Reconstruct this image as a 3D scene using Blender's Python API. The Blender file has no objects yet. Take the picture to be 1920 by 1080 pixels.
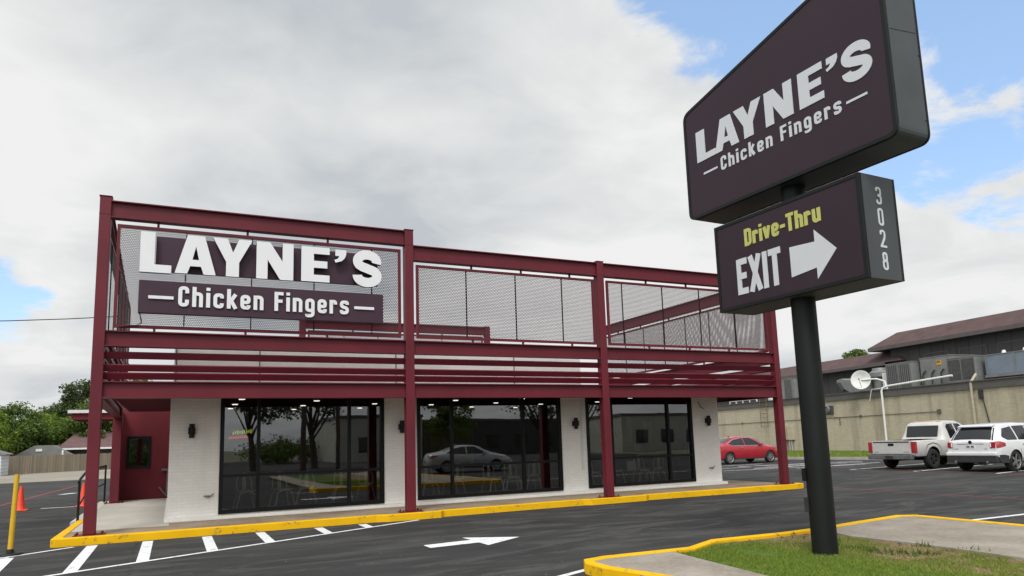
import bpy, bmesh, math, random
from mathutils import Vector, Matrix, noise
R=math.radians
sc=bpy.context.scene
COL=sc.collection

# ------------------------------------------------------------------ camera
cam_d=bpy.data.cameras.new('camera'); cam=bpy.data.objects.new('camera',cam_d); COL.objects.link(cam)
FW=Vector((0.4284,0.8929,0.1393)).normalized()
RT=Vector((0.903,-0.428,-0.0304)); RT=(RT-RT.dot(FW)*FW).normalized(); UP=RT.cross(FW)
m=Matrix((RT,UP,-FW)).transposed().to_4x4(); m.translation=Vector((0,0,1.6)); cam.matrix_world=m
cam_d.sensor_width=36; cam_d.lens=1325.87/1920*36; cam_d.shift_y=100/1920; cam_d.clip_end=3000; cam_d.clip_start=.05
sc.camera=cam
# ------------------------------------------------------------------ world
W=bpy.data.worlds.new('World'); sc.world=W; W.use_nodes=True
nt=W.node_tree; N=nt.nodes; Lk=nt.links
for n_ in list(N): N.remove(n_)
def nd(t,**k):
    n_=N.new(t)
    for a,b in k.items(): setattr(n_,a,b)
    return n_
def wm(op,a,b=None,c=None):
    n_=nd('ShaderNodeMath',operation=op)
    for i,v in enumerate((a,b,c)):
        if v is None: continue
        if isinstance(v,(int,float)): n_.inputs[i].default_value=v
        else: Lk.new(v,n_.inputs[i])
    return n_.outputs[0]
SUN_EL,SUN_AZ=R(52),R(215)
sky=nd('ShaderNodeTexSky',sky_type='NISHITA',sun_disc=False,sun_elevation=SUN_EL,sun_rotation=SUN_AZ,air_density=1.0,dust_density=.6,ozone_density=1.5)
tc=nd('ShaderNodeTexCoord'); sep=nd('ShaderNodeSeparateXYZ'); Lk.new(tc.outputs['Generated'],sep.inputs[0])
den=wm('ADD',wm('MAXIMUM',sep.outputs[2],0.0),.22)
cx=wm('DIVIDE',sep.outputs[0],den); cy=wm('DIVIDE',sep.outputs[1],den)
cv=nd('ShaderNodeCombineXYZ'); Lk.new(cx,cv.inputs[0]); Lk.new(cy,cv.inputs[1])
def wn(scale,detail,rough,off,dist=0.0,vec=None):
    mp=nd('ShaderNodeMapping'); mp.inputs['Location'].default_value=off; Lk.new(vec or cv.outputs[0],mp.inputs[0])
    n_=nd('ShaderNodeTexNoise'); n_.inputs['Scale'].default_value=scale; n_.inputs['Detail'].default_value=detail
    n_.inputs['Roughness'].default_value=rough; n_.inputs['Distortion'].default_value=dist; Lk.new(mp.outputs[0],n_.inputs['Vector']); return n_.outputs[0]
# clear patches of blue between the clouds (directions)
blobs=[((.575,.615,.535),.13),((.64,.575,.505),.13),((.72,.50,.48),.10),((.80,.44,.41),.15),((.83,.46,.31),.13),((.77,.52,.33),.07),((-.19,.965,.18),.07),((.86,.40,.33),.12),((.75,.46,.5),.12)]
bs=None
for d_,rad in blobs:
    vd=nd('ShaderNodeVectorMath',operation='DISTANCE'); Lk.new(tc.outputs['Generated'],vd.inputs[0]); vd.inputs[1].default_value=Vector(d_).normalized()
    v=wm('MAXIMUM',wm('SUBTRACT',1.0,wm('DIVIDE',vd.outputs['Value'],rad)),0.0)
    bs=v if bs is None else wm('MAXIMUM',bs,v)
cn=wn(3.2,9,.62,(3.1,1.2,0),.3)
blue=wm('ADD',bs,wm('MULTIPLY',wm('MULTIPLY',wm('SUBTRACT',cn,.5),2.6),wm('MINIMUM',wm('MULTIPLY',bs,3.5),1.0)))
mr=nd('ShaderNodeMapRange',interpolation_type='SMOOTHSTEP'); Lk.new(blue,mr.inputs[0]); mr.inputs[1].default_value=.22; mr.inputs[2].default_value=.62
zero=wm('GREATER_THAN',bs,0.001); bfac=wm('MULTIPLY',mr.outputs[0],zero)
big=wn(.75,5,.5,(.4,2.3,0),.4); fine=wn(2.6,8,.55,(7,3,0),.5)
tone=wm('ADD',wm('MULTIPLY',big,.62),wm('MULTIPLY',fine,.38))
for d_,rad,amp in (((.50,.70,.43),.42,.085),((-.16,.95,.27),.25,.07),((.14,.87,.47),.40,-.10),((.80,.50,.12),.3,.05),((-.15,.87,.47),.22,.04)):
    vd=nd('ShaderNodeVectorMath',operation='DISTANCE'); Lk.new(tc.outputs['Generated'],vd.inputs[0]); vd.inputs[1].default_value=Vector(d_).normalized()
    q_=wm('MAXIMUM',wm('SUBTRACT',1.0,wm('DIVIDE',vd.outputs['Value'],rad)),0.0); tone=wm('ADD',tone,wm('MULTIPLY',wm('MULTIPLY',q_,wm('SUBTRACT',2.0,q_)),amp))
cr=nd('ShaderNodeValToRGB'); Lk.new(tone,cr.inputs[0])
cr.color_ramp.elements[0].position=.38; cr.color_ramp.elements[0].color=(.435,.465,.495,1)
cr.color_ramp.elements[1].position=.60; cr.color_ramp.elements[1].color=(.715,.72,.715,1)
e_=cr.color_ramp.elements.new(.48); e_.color=(.575,.592,.60,1)
bgs=nd('ShaderNodeBackground'); Lk.new(sky.outputs[0],bgs.inputs[0]); bgs.inputs[1].default_value=.10
addb=nd('ShaderNodeBackground'); addb.inputs[0].default_value=(.34,.50,.74,1); addb.inputs[1].default_value=.52
adds=nd('ShaderNodeAddShader'); Lk.new(bgs.outputs[0],adds.inputs[0]); Lk.new(addb.outputs[0],adds.inputs[1])
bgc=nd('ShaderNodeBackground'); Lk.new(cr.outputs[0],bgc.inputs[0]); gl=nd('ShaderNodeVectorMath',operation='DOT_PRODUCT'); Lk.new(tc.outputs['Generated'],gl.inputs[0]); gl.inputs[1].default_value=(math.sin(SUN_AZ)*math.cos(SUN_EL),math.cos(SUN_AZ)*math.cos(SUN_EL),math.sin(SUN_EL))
Lk.new(wm('ADD',1.0,wm('MULTIPLY',wm('POWER',wm('MAXIMUM',gl.outputs['Value'],0.0),4.0),2.4)),bgc.inputs[1])  # extra cloud glow around the sun, added behind the camera to light the facade
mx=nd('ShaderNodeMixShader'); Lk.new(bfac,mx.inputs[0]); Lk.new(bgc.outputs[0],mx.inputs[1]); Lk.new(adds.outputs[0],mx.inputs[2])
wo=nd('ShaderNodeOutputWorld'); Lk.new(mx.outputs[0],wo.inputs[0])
# ------------------------------------------------------------------ sun
sl=bpy.data.lights.new('sun','SUN'); sl.energy=1.5; sl.angle=R(16); sl.color=(1,.965,.91)
so=bpy.data.objects.new('sun',sl); COL.objects.link(so)
sd=Vector((math.sin(SUN_AZ)*math.cos(SUN_EL),math.cos(SUN_AZ)*math.cos(SUN_EL),math.sin(SUN_EL)))
so.rotation_euler=sd.to_track_quat('Z','Y').to_euler(); so.location=(0,-20,40)
sc.view_settings.view_transform='Standard'; sc.view_settings.look='None'; sc.view_settings.exposure=.28; sc.view_settings.gamma=1

# ------------------------------------------------------------------ materials
class M:
    def __init__(s,name):
        s.m=bpy.data.materials.new(name); s.m.use_nodes=True; s.t=s.m.node_tree
        s.b=s.t.nodes['Principled BSDF']; s.out=s.t.nodes['Material Output']
    def n(s,t,**k):
        x=s.t.nodes.new(t)
        for a,b in k.items(): setattr(x,a,b)
        return x
    def l(s,a,b): s.t.links.new(a,b)
    def math(s,op,a,b=None,c=None):
        x=s.n('ShaderNodeMath',operation=op)
        for i,v in enumerate((a,b,c)):
            if v is None: continue
            if isinstance(v,(int,float)): x.inputs[i].default_value=v
            else: s.l(v,x.inputs[i])
        return x.outputs[0]
    def coord(s,scale=(1,1,1),rot=(0,0,0)):
        t=s.n('ShaderNodeTexCoord'); g=s.n('ShaderNodeNewGeometry'); mp=s.n('ShaderNodeMapping')
        mp.inputs['Scale'].default_value=scale; mp.inputs['Rotation'].default_value=rot
        s.l(g.outputs['Position'] if s.world else t.outputs['Object'],mp.inputs[0]); return mp.outputs[0]
    world=False
    def noise(s,scale,detail=6,rough=.6,vec=None,dist=0.):
        x=s.n('ShaderNodeTexNoise'); x.inputs['Scale'].default_value=scale; x.inputs['Detail'].default_value=detail
        x.inputs['Roughness'].default_value=rough; x.inputs['Distortion'].default_value=dist
        s.l(vec or s.coord(),x.inputs['Vector']); return x.outputs[0]
    def ramp(s,fac,stops):
        x=s.n('ShaderNodeValToRGB'); s.l(fac,x.inputs[0]); e=x.color_ramp.elements
        while len(e)<len(stops): e.new(.5)
        for i,(p_,c_) in enumerate(stops):
            e[i].position=p_; e[i].color=tuple(c_)+(1,) if not isinstance(c_,(int,float)) else (c_,c_,c_,1)
        return x.outputs[0]
    def mix(s,f,a,b,mode='MIX'):
        x=s.n('ShaderNodeMix',data_type='RGBA',blend_type=mode)
        for i,v in ((0,f),(6,a),(7,b)):
            if isinstance(v,(int,float)): x.inputs[i].default_value=v
            elif isinstance(v,tuple): x.inputs[i].default_value=v+(1,)
            else: s.l(v,x.inputs[i])
        return x.outputs[2]
    def base(s,v):
        if isinstance(v,tuple): s.b.inputs['Base Color'].default_value=v+(1,)
        else: s.l(v,s.b.inputs['Base Color'])
    def bump(s,h,strength=.3,dist=.01):
        x=s.n('ShaderNodeBump'); x.inputs['Strength'].default_value=strength; x.inputs['Distance'].default_value=dist
        s.l(h,x.inputs['Height']); s.l(x.outputs[0],s.b.inputs['Normal'])
    def set(s,**k):
        for a,b in k.items():
            a={'rough':'Roughness','metal':'Metallic','coat':'Coat Weight','spec':'Specular IOR Level','coatr':'Coat Roughness'}[a]
            if isinstance(b,(int,float)): s.b.inputs[a].default_value=b
            else: s.l(b,s.b.inputs[a])
def simple(name,c,rough=.5,metal=0.,var=.15,scale=3.,coat=0.,bump=0.,bscale=60,spec=.5):
    x=M(name)
    f=x.noise(scale,6,.6); a=tuple(v*(1-var) for v in c); b=tuple(min(1,v*(1+var)) for v in c)
    x.base(x.ramp(f,[(.3,a),(.7,b)])); x.set(rough=rough,metal=metal,coat=coat,spec=spec)
    if bump: x.bump(x.noise(bscale,4),bump,.01)
    return x.m
MAT={}
MAT['maroon']=simple('maroon_steel_paint',(.122,.0135,.0225),.5,0,.16,.9,bump=.08,bscale=14,spec=.3)
MAT['maroon_wall']=simple('maroon_stucco',(.16,.014,.022),.75,0,.10,2,bump=.3,bscale=90)
MAT['black']=simple('black_metal',(.006,.0075,.007),.55,0,.25,1.5,spec=.3,bump=.05,bscale=5)
MAT['frame']=simple('black_window_frame',(.005,.005,.0055),.45,0,.2,3,spec=.25)
MAT['sign_face']=simple('plum_sign_face',(.031,.017,.026),.55,0,.12,.7,spec=.3,bump=.03,bscale=2)
MAT['plum']=simple('plum_wall_sign_panel',(.050,.024,.038),.55,0,.08,1.0,spec=.3)
MAT['sign_side']=simple('dark_grey_sign_cabinet',(.050,.058,.060),.5,.0,.14,2.0)
MAT['white_letter']=simple('white_letter_acrylic',(.74,.74,.75),.45,0,.02,2)
MAT['grey_letter']=simple('pale_grey_letter_vinyl',(.60,.62,.64),.45,0,.02,2)
MAT['letter_side']=simple('dark_letter_return',(.03,.026,.03),.5)
MAT['yellow_letter']=simple('yellow_green_vinyl',(.50,.50,.13),.5,0,.04,2)
MAT['concrete']=simple('pale_concrete',(.36,.335,.30),.9,0,.16,1.4,bump=.3,bscale=60)
MAT['tyre']=simple('tyre_rubber',(.016,.016,.017),.85,0,.2,8)
MAT['rim']=simple('alloy_rim',(.42,.43,.44),.3,.8,.1,8)
MAT['darkrim']=simple('dark_rim',(.05,.05,.052),.4,.5,.2,8)
MAT['red_paint']=simple('red_car_paint',(.36,.013,.026),.3,.0,.06,2,coat=.6)
MAT['white_paint']=simple('white_car_paint',(.68,.68,.69),.3,0,.03,2,coat=.7)
MAT['old_white']=simple('weathered_white_truck_paint',(.52,.505,.48),.42,0,.10,2.5,coat=.3)
MAT['silver_paint']=simple('silver_car_paint',(.42,.43,.45),.3,.4,.05,2,coat=.7)
MAT['glass_dark']=simple('tinted_car_glass',(.012,.013,.016),.06,0,.1,2,spec=.6)
MAT['tail']=simple('red_tail_light_lens',(.33,.012,.016),.2,0,.25,10,coat=.8)
MAT['chrome']=simple('chrome_trim',(.6,.6,.61),.2,.9,.05,5)
MAT['plastic']=simple('dark_grey_plastic',(.028,.028,.030),.65,0,.2,6)
MAT['orange']=simple('orange_cone_plastic',(.75,.06,.02),.5,0,.08,4)
MAT['post_yellow']=simple('yellow_post_plastic',(.60,.36,.012),.5,0,.10,4)
MAT['hvac']=simple('grey_galvanised_metal',(.21,.215,.21),.5,.25,.18,1.5)
MAT['hvac_dark']=simple('dark_coil_fins',(.07,.07,.07),.7,.2,.25,5)
MAT['duct']=simple('bluish_duct_metal',(.20,.24,.29),.45,.3,.12,1.2)
MAT['white_metal']=simple('white_painted_metal',(.70,.70,.68),.5,0,.08,3)
MAT['rust']=simple('rusty_iron',(.17,.10,.06),.85,0,.4,6)
MAT['roof_maroon']=simple('maroon_shingle',(.085,.052,.050),.95,0,.22,1.2,bump=.5,bscale=14)
MAT['fascia']=simple('grey_brown_fascia',(.10,.090,.088),.8,0,.12,2)
MAT['brown_roof']=simple('brown_shingle',(.13,.075,.075),.95,0,.2,1.5,bump=.4,bscale=20)
MAT['grey_house']=simple('grey_shingle',(.17,.175,.17),.95,0,.15,2,bump=.4,bscale=20)
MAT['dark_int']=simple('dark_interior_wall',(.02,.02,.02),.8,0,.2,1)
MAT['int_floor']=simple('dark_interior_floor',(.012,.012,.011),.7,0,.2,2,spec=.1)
MAT['steel_chair']=simple('galvanised_chair_metal',(.85,.84,.78),.5,.0,.1,5)
MAT['table_top']=simple('pale_wood_table_top',(.42,.37,.29),.5,0,.15,4)
MAT['bark']=simple('brown_bark',(.075,.055,.042),.95,0,.35,6,bump=.6,bscale=12)
MAT['pale_wall']=simple('pale_warehouse_wall',(.42,.42,.36),.9,0,.1,.8)
MAT['white_wall']=simple('white_parapet_cladding',(.80,.79,.76),.7,0,.06,2)
MAT['paper']=simple('white_paper_notice',(.6,.6,.58),.8,0,.05,3)
MAT['lemon']=simple('lime_yellow_partition',(.30,.30,.02),.7,0,.1,2)
def emis(name,c,s):
    x=M(name); x.base((.02,.02,.02)); x.b.inputs['Emission Color'].default_value=c+(1,); x.b.inputs['Emission Strength'].default_value=s
    f=x.noise(6); x.set(rough=x.ramp(f,[(0,.4),(1,.5)])); return x.m
MAT['lamp']=emis('lit_downlight',(1,.96,.88),3.2)
MAT['neon_y']=emis('lit_yellow_sign',(.55,.62,.02),.9); MAT['neon_r']=emis('lit_red_sign',(.9,.05,.02),.9)
def leafmat(name,c1,c2,c3):
    x=M(name); g=x.n('ShaderNodeNewGeometry')
    f=x.math('ADD',x.math('MULTIPLY',g.outputs['Random Per Island'],.55),x.math('MULTIPLY',x.noise(.45,3),.55))
    x.base(x.ramp(f,[(.15,c1),(.5,c2),(.9,c3)])); x.set(rough=.65,spec=.3)
    tr=x.n('ShaderNodeBsdfTranslucent'); tr.inputs[0].default_value=c3+(1,)
    ms=x.n('ShaderNodeMixShader'); ms.inputs[0].default_value=.25; x.l(x.b.outputs[0],ms.inputs[1]); x.l(tr.outputs[0],ms.inputs[2]); x.l(ms.outputs[0],x.out.inputs[0])
    return x.m
MAT['leaf_a']=leafmat('fresh_green_leaves',(.045,.085,.010),(.11,.18,.020),(.21,.29,.035))
MAT['leaf_b']=leafmat('mid_green_leaves',(.030,.058,.012),(.068,.115,.018),(.13,.19,.03))
MAT['leaf_c']=leafmat('dark_green_leaves',(.018,.034,.012),(.040,.066,.018),(.085,.115,.03))
MAT['grass']=leafmat('grass_blades',(.07,.11,.012),(.15,.22,.022),(.26,.33,.05))
def brick(name,c,mortar,sx=.2,sz=.075,var=.05,stain=None,bump=.6,soft=0.02):
    x=M(name); x.world=True
    g=x.n('ShaderNodeNewGeometry'); s=x.n('ShaderNodeSeparateXYZ'); x.l(g.outputs['Position'],s.inputs[0])
    cb=x.n('ShaderNodeCombineXYZ'); x.l(x.math('ADD',s.outputs[0],s.outputs[1]),cb.inputs[0]); x.l(s.outputs[2],cb.inputs[1])
    b=x.n('ShaderNodeTexBrick'); x.l(cb.outputs[0],b.inputs['Vector']); b.inputs['Scale'].default_value=1
    b.inputs['Brick Width'].default_value=sx; b.inputs['Row Height'].default_value=sz; b.inputs['Mortar Size'].default_value=.006; b.inputs['Mortar Smooth'].default_value=.4
    b.inputs['Color1'].default_value=tuple(v*(1-var) for v in c)+(1,); b.inputs['Color2'].default_value=tuple(v*(1+var) for v in c)+(1,); b.inputs['Mortar'].default_value=mortar+(1,)
    f=x.noise(.9,8,.65); col=x.mix(x.ramp(f,[(.35,0.),(.75,.28)]),b.outputs[0],tuple(v*.68 for v in c))
    if stain:
        f2=x.noise(.55,7,.65,x.coord((1.6,1.6,.16))); col=x.mix(x.ramp(f2,[(.50,0.),(.68,.75)]),col,stain)
    x.base(col); x.set(rough=.85)
    inv=x.math('SUBTRACT',1.0,b.outputs[1]); h=x.math('ADD',inv,x.math('MULTIPLY',x.noise(25,4),.35)); x.bump(h,bump,.008)
    return x.m
MAT['white_brick']=brick('white_painted_brick',(.85,.825,.775),(.77,.745,.695),.21,.068,.025,bump=.40,stain=(.70,.66,.585))
MAT['beige_brick']=brick('stained_beige_brick',(.47,.41,.31),(.36,.31,.24),.3,.1,.07,stain=(.24,.205,.15))
def vboards(name,c,w,groove,horiz=False,var=.2):
    x=M(name); x.world=True; g=x.n('ShaderNodeNewGeometry'); s=x.n('ShaderNodeSeparateXYZ'); x.l(g.outputs['Position'],s.inputs[0])
    u=s.outputs[2] if horiz else x.math('ADD',s.outputs[0],s.outputs[1])
    k=x.math('DIVIDE',u,w); fr=x.math('FRACT',k); fl=x.math('FLOOR',k)
    wn_=x.n('ShaderNodeTexWhiteNoise',noise_dimensions='1D'); x.l(fl,wn_.inputs['W'])
    edge=x.math('LESS_THAN',fr,groove)
    f=x.math('ADD',x.math('MULTIPLY',wn_.outputs[0],.5),x.math('MULTIPLY',x.noise(1.5,6,.65,x.coord((1,1,.3))),.5))
    col=x.ramp(f,[(.1,tuple(v*(1-var) for v in c)),(.9,tuple(v*(1+var) for v in c))]); x.base(x.mix(edge,col,tuple(v*.4 for v in c))); x.set(rough=.85)
    return x.m
MAT['fence']=vboards('weathered_fence_boards',(.27,.225,.165),.16,.10,var=.35)
MAT['dark_siding']=vboards('dark_grey_board_siding',(.070,.066,.066),1.25,.05,var=.12)
MAT['white_siding']=vboards('white_lap_siding',(.62,.64,.66),.28,.10,True,.04)
MAT['deck']=vboards('maroon_ribbed_deck',(.15,.020,.032),.2,.0,var=.05)
# ribbed deck gets its ribs from geometry below
def asphalt():
    x=M('dark_asphalt'); x.world=True
    n1=x.noise(.35,7,.6,x.coord((1,2.4,1),(0,0,.25)),1.4); n2=x.noise(40,3,.7); n3=x.noise(.11,4,.5)
    n4=x.noise(1.3,11,.72,x.coord((.16,.62,1),(0,0,-.15)),2.2)
    vo=x.n('ShaderNodeTexVoronoi'); vo.inputs['Scale'].default_value=2.2; x.l(x.coord(),vo.inputs['Vector']); spk=x.math('LESS_THAN',vo.outputs['Distance'],.035)
    n5=x.noise(.8,9,.8,x.coord((.35,.8,1),(0,0,.3)),2.2)
    c=x.ramp(n1,[(.30,(.020,.020,.022)),(.52,(.035,.035,.036)),(.72,(.062,.062,.059))])
    c=x.mix(x.ramp(n4,[(.50,0.),(.58,.50),(.61,.12),(.70,.45)]),c,(.125,.12,.108)); c=x.mix(x.ramp(n5,[(.60,0.),(.70,.5)]),c,(.016,.016,.017)); c=x.mix(x.math('MULTIPLY',spk,.7),c,(.30,.29,.27))
    wv=x.n('ShaderNodeVectorMath',operation='ADD'); nv=x.n('ShaderNodeTexNoise'); nv.inputs['Scale'].default_value=.9; nv.inputs['Detail'].default_value=5; x.l(x.coord(),nv.inputs['Vector']); sv_=x.n('ShaderNodeVectorMath',operation='SCALE'); sv_.inputs['Scale'].default_value=.9; x.l(nv.outputs['Color'],sv_.inputs[0]); x.l(x.coord(),wv.inputs[0]); x.l(sv_.outputs[0],wv.inputs[1])
    vc=x.n('ShaderNodeTexVoronoi',feature='DISTANCE_TO_EDGE'); vc.inputs['Scale'].default_value=.16; x.l(wv.outputs[0],vc.inputs['Vector']); crk=x.math('MULTIPLY',x.math('LESS_THAN',vc.outputs['Distance'],.0022),x.ramp(n3,[(.45,0.),(.55,.75)])); c=x.mix(crk,c,(.012,.012,.012))
    c=x.mix(x.ramp(x.noise(.9,3,.5,x.coord((1.3,.9,1))),[(.70,0.),(.78,.55)]),c,(.016,.015,.015))
    c=x.mix(x.ramp(n3,[(.4,0.),(.7,.35)]),c,(.058,.059,.057))
    c=x.mix(x.ramp(n2,[(.35,0.),(.7,.35)]),c,(.075,.075,.072))
    x.base(c); x.set(rough=.9,spec=.12); x.bump(x.math('ADD',x.noise(120,3,.8),x.math('MULTIPLY',x.noise(6,4),1.2)),.45,.006); return x.m
MAT['asphalt']=asphalt()
def paint(name,c,wear,dirt=.25):
    x=M(name); x.world=True; n1=x.noise(7,8,.75); n2=x.noise(1.6,5,.6)
    col=x.mix(x.ramp(n2,[(.35,0.),(.75,dirt)]),c,tuple(v*.6 for v in c)); col=x.mix(x.ramp(n1,[(wear,1.),(wear+.12,0.)]),col,(.06,.06,.06))
    x.base(col); x.set(rough=.8,spec=.2); x.bump(x.noise(60,3),.3,.006); return x.m
MAT['line_white']=paint('white_road_paint',(.74,.75,.76),.33)
MAT['line_red']=paint('faded_red_road_paint',(.28,.045,.05),.40)
MAT['kerb_yellow']=paint('yellow_kerb_paint',(.80,.45,.004),.31,.30)
def ground(name,stops,sc_,b=.4):
    x=M(name); x.world=True; f=x.math('ADD',x.math('MULTIPLY',x.noise(sc_,8,.65),.65),x.math('MULTIPLY',x.noise(sc_*14,5,.7),.35))
    x.base(x.ramp(f,stops)); x.set(rough=.95,spec=.25); x.bump(x.noise(90,4,.7),b,.01); return x.m
MAT['slab']=ground('exposed_aggregate_slab',[(.35,(.17,.125,.085)),(.5,(.26,.20,.14)),(.65,(.33,.27,.20))],.8)
MAT['pad']=ground('pale_concrete_pad',[(.35,(.40,.37,.32)),(.65,(.52,.49,.44))],.7)
MAT['apron']=ground('grey_concrete_apron',[(.35,(.20,.17,.135)),(.5,(.29,.255,.21)),(.65,(.38,.34,.29))],1.1)
MAT['dirt_lot']=ground('old_concrete_lot',[(.3,(.20,.18,.14)),(.7,(.34,.31,.26))],.12)
MAT['land']=ground('far_ground',[(.3,(.10,.11,.06)),(.7,(.17,.16,.11))],.05)
def grassbase():
    x=M('grass_turf'); x.world=True; a=x.noise(1.1,7,.65); b=x.noise(9,6,.7)
    c=x.ramp(b,[(.3,(.045,.075,.012)),(.6,(.10,.15,.025)),(.8,(.17,.20,.05))]); c=x.mix(x.ramp(a,[(.55,0.),(.66,.9)]),c,(.17,.125,.085))
    x.base(c); x.set(rough=.95,spec=.2); x.bump(b,.8,.03); return x.m
MAT['turf']=grassbase()
def islandturf():
    x=M('patchy_turf'); x.world=True; b=x.noise(9,6,.7); g=x.n('ShaderNodeNewGeometry'); s_=x.n('ShaderNodeSeparateXYZ'); x.l(g.outputs['Position'],s_.inputs[0])
    f=x.math('ADD',x.math('MAXIMUM',x.math('MULTIPLY',x.math('MINIMUM',x.math('SUBTRACT',s_.outputs[0],7.35),.35),1.1),x.math('MULTIPLY',x.math('SUBTRACT',s_.outputs[1],7.72),2.2)),x.math('MULTIPLY',x.math('SUBTRACT',x.noise(1.6,7,.7),.5),2.6))
    grn=x.ramp(b,[(.3,(.045,.075,.012)),(.6,(.10,.15,.025)),(.8,(.17,.20,.05))]); soil=x.ramp(x.noise(14,6,.75),[(.3,(.09,.055,.038)),(.5,(.22,.155,.085)),(.7,(.36,.28,.16))])
    x.base(x.mix(x.ramp(f,[(.0,0.),(.25,1.)]),grn,soil)); x.set(rough=.95,spec=.2); x.bump(b,.9,.03); return x.m
MAT['island']=islandturf()
MAT['dry']=leafmat('dry_straw_grass',(.14,.10,.04),(.28,.22,.10),(.40,.33,.17))
def glass(name,refl,tint):
    x=M(name); g=x.n('ShaderNodeBsdfGlossy'); g.inputs[0].default_value=(1,1,1,1); g.inputs[1].default_value=0.012
    t=x.n('ShaderNodeBsdfTransparent'); t.inputs[0].default_value=tint+(1,)
    bp=x.n('ShaderNodeBump'); bp.inputs['Strength'].default_value=.06; bp.inputs['Distance'].default_value=.02; x.l(x.noise(.7,2),bp.inputs['Height']); x.l(bp.outputs[0],g.inputs['Normal'])
    f=x.n('ShaderNodeFresnel'); f.inputs[0].default_value=1.5
    ms=x.n('ShaderNodeMixShader'); x.l(x.math('MINIMUM',x.math('ADD',x.math('MULTIPLY',f.outputs[0],1.0),refl),1.0),ms.inputs[0])
    x.l(t.outputs[0],ms.inputs[1]); x.l(g.outputs[0],ms.inputs[2]); x.l(ms.outputs[0],x.out.inputs[0]); return x.m
MAT['glass']=glass('tinted_store_glass',.12,(.34,.36,.33))
def mesh_mat():
    x=M('perforated_metal'); x.base((.055,.024,.028)); x.set(rough=.6,metal=.0,spec=.3)
    g=x.n('ShaderNodeNewGeometry'); s=x.n('ShaderNodeSeparateXYZ'); x.l(g.outputs['Position'],s.inputs[0])
    P=.040
    u=x.math('DIVIDE',x.math('ADD',s.outputs[0],s.outputs[1]),P); v=x.math('DIVIDE',s.outputs[2],P*1.732)
    def cell(a,b):
        du=x.math('SUBTRACT',x.math('FRACT',x.math('ADD',u,a)),.5); dv=x.math('MULTIPLY',x.math('SUBTRACT',x.math('FRACT',x.math('ADD',v,b)),.5),1.732)
        return x.math('SQRT',x.math('ADD',x.math('MULTIPLY',du,du),x.math('MULTIPLY',dv,dv)))
    d=x.math('MINIMUM',cell(0,0),cell(.5,.5)); hole=x.math('LESS_THAN',d,.372)
    t=x.n('ShaderNodeBsdfTransparent'); ms=x.n('ShaderNodeMixShader'); x.l(hole,ms.inputs[0]); x.l(x.b.outputs[0],ms.inputs[1]); x.l(t.outputs[0],ms.inputs[2]); x.l(ms.outputs[0],x.out.inputs[0])
    return x.m
MAT['mesh']=mesh_mat()

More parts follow.
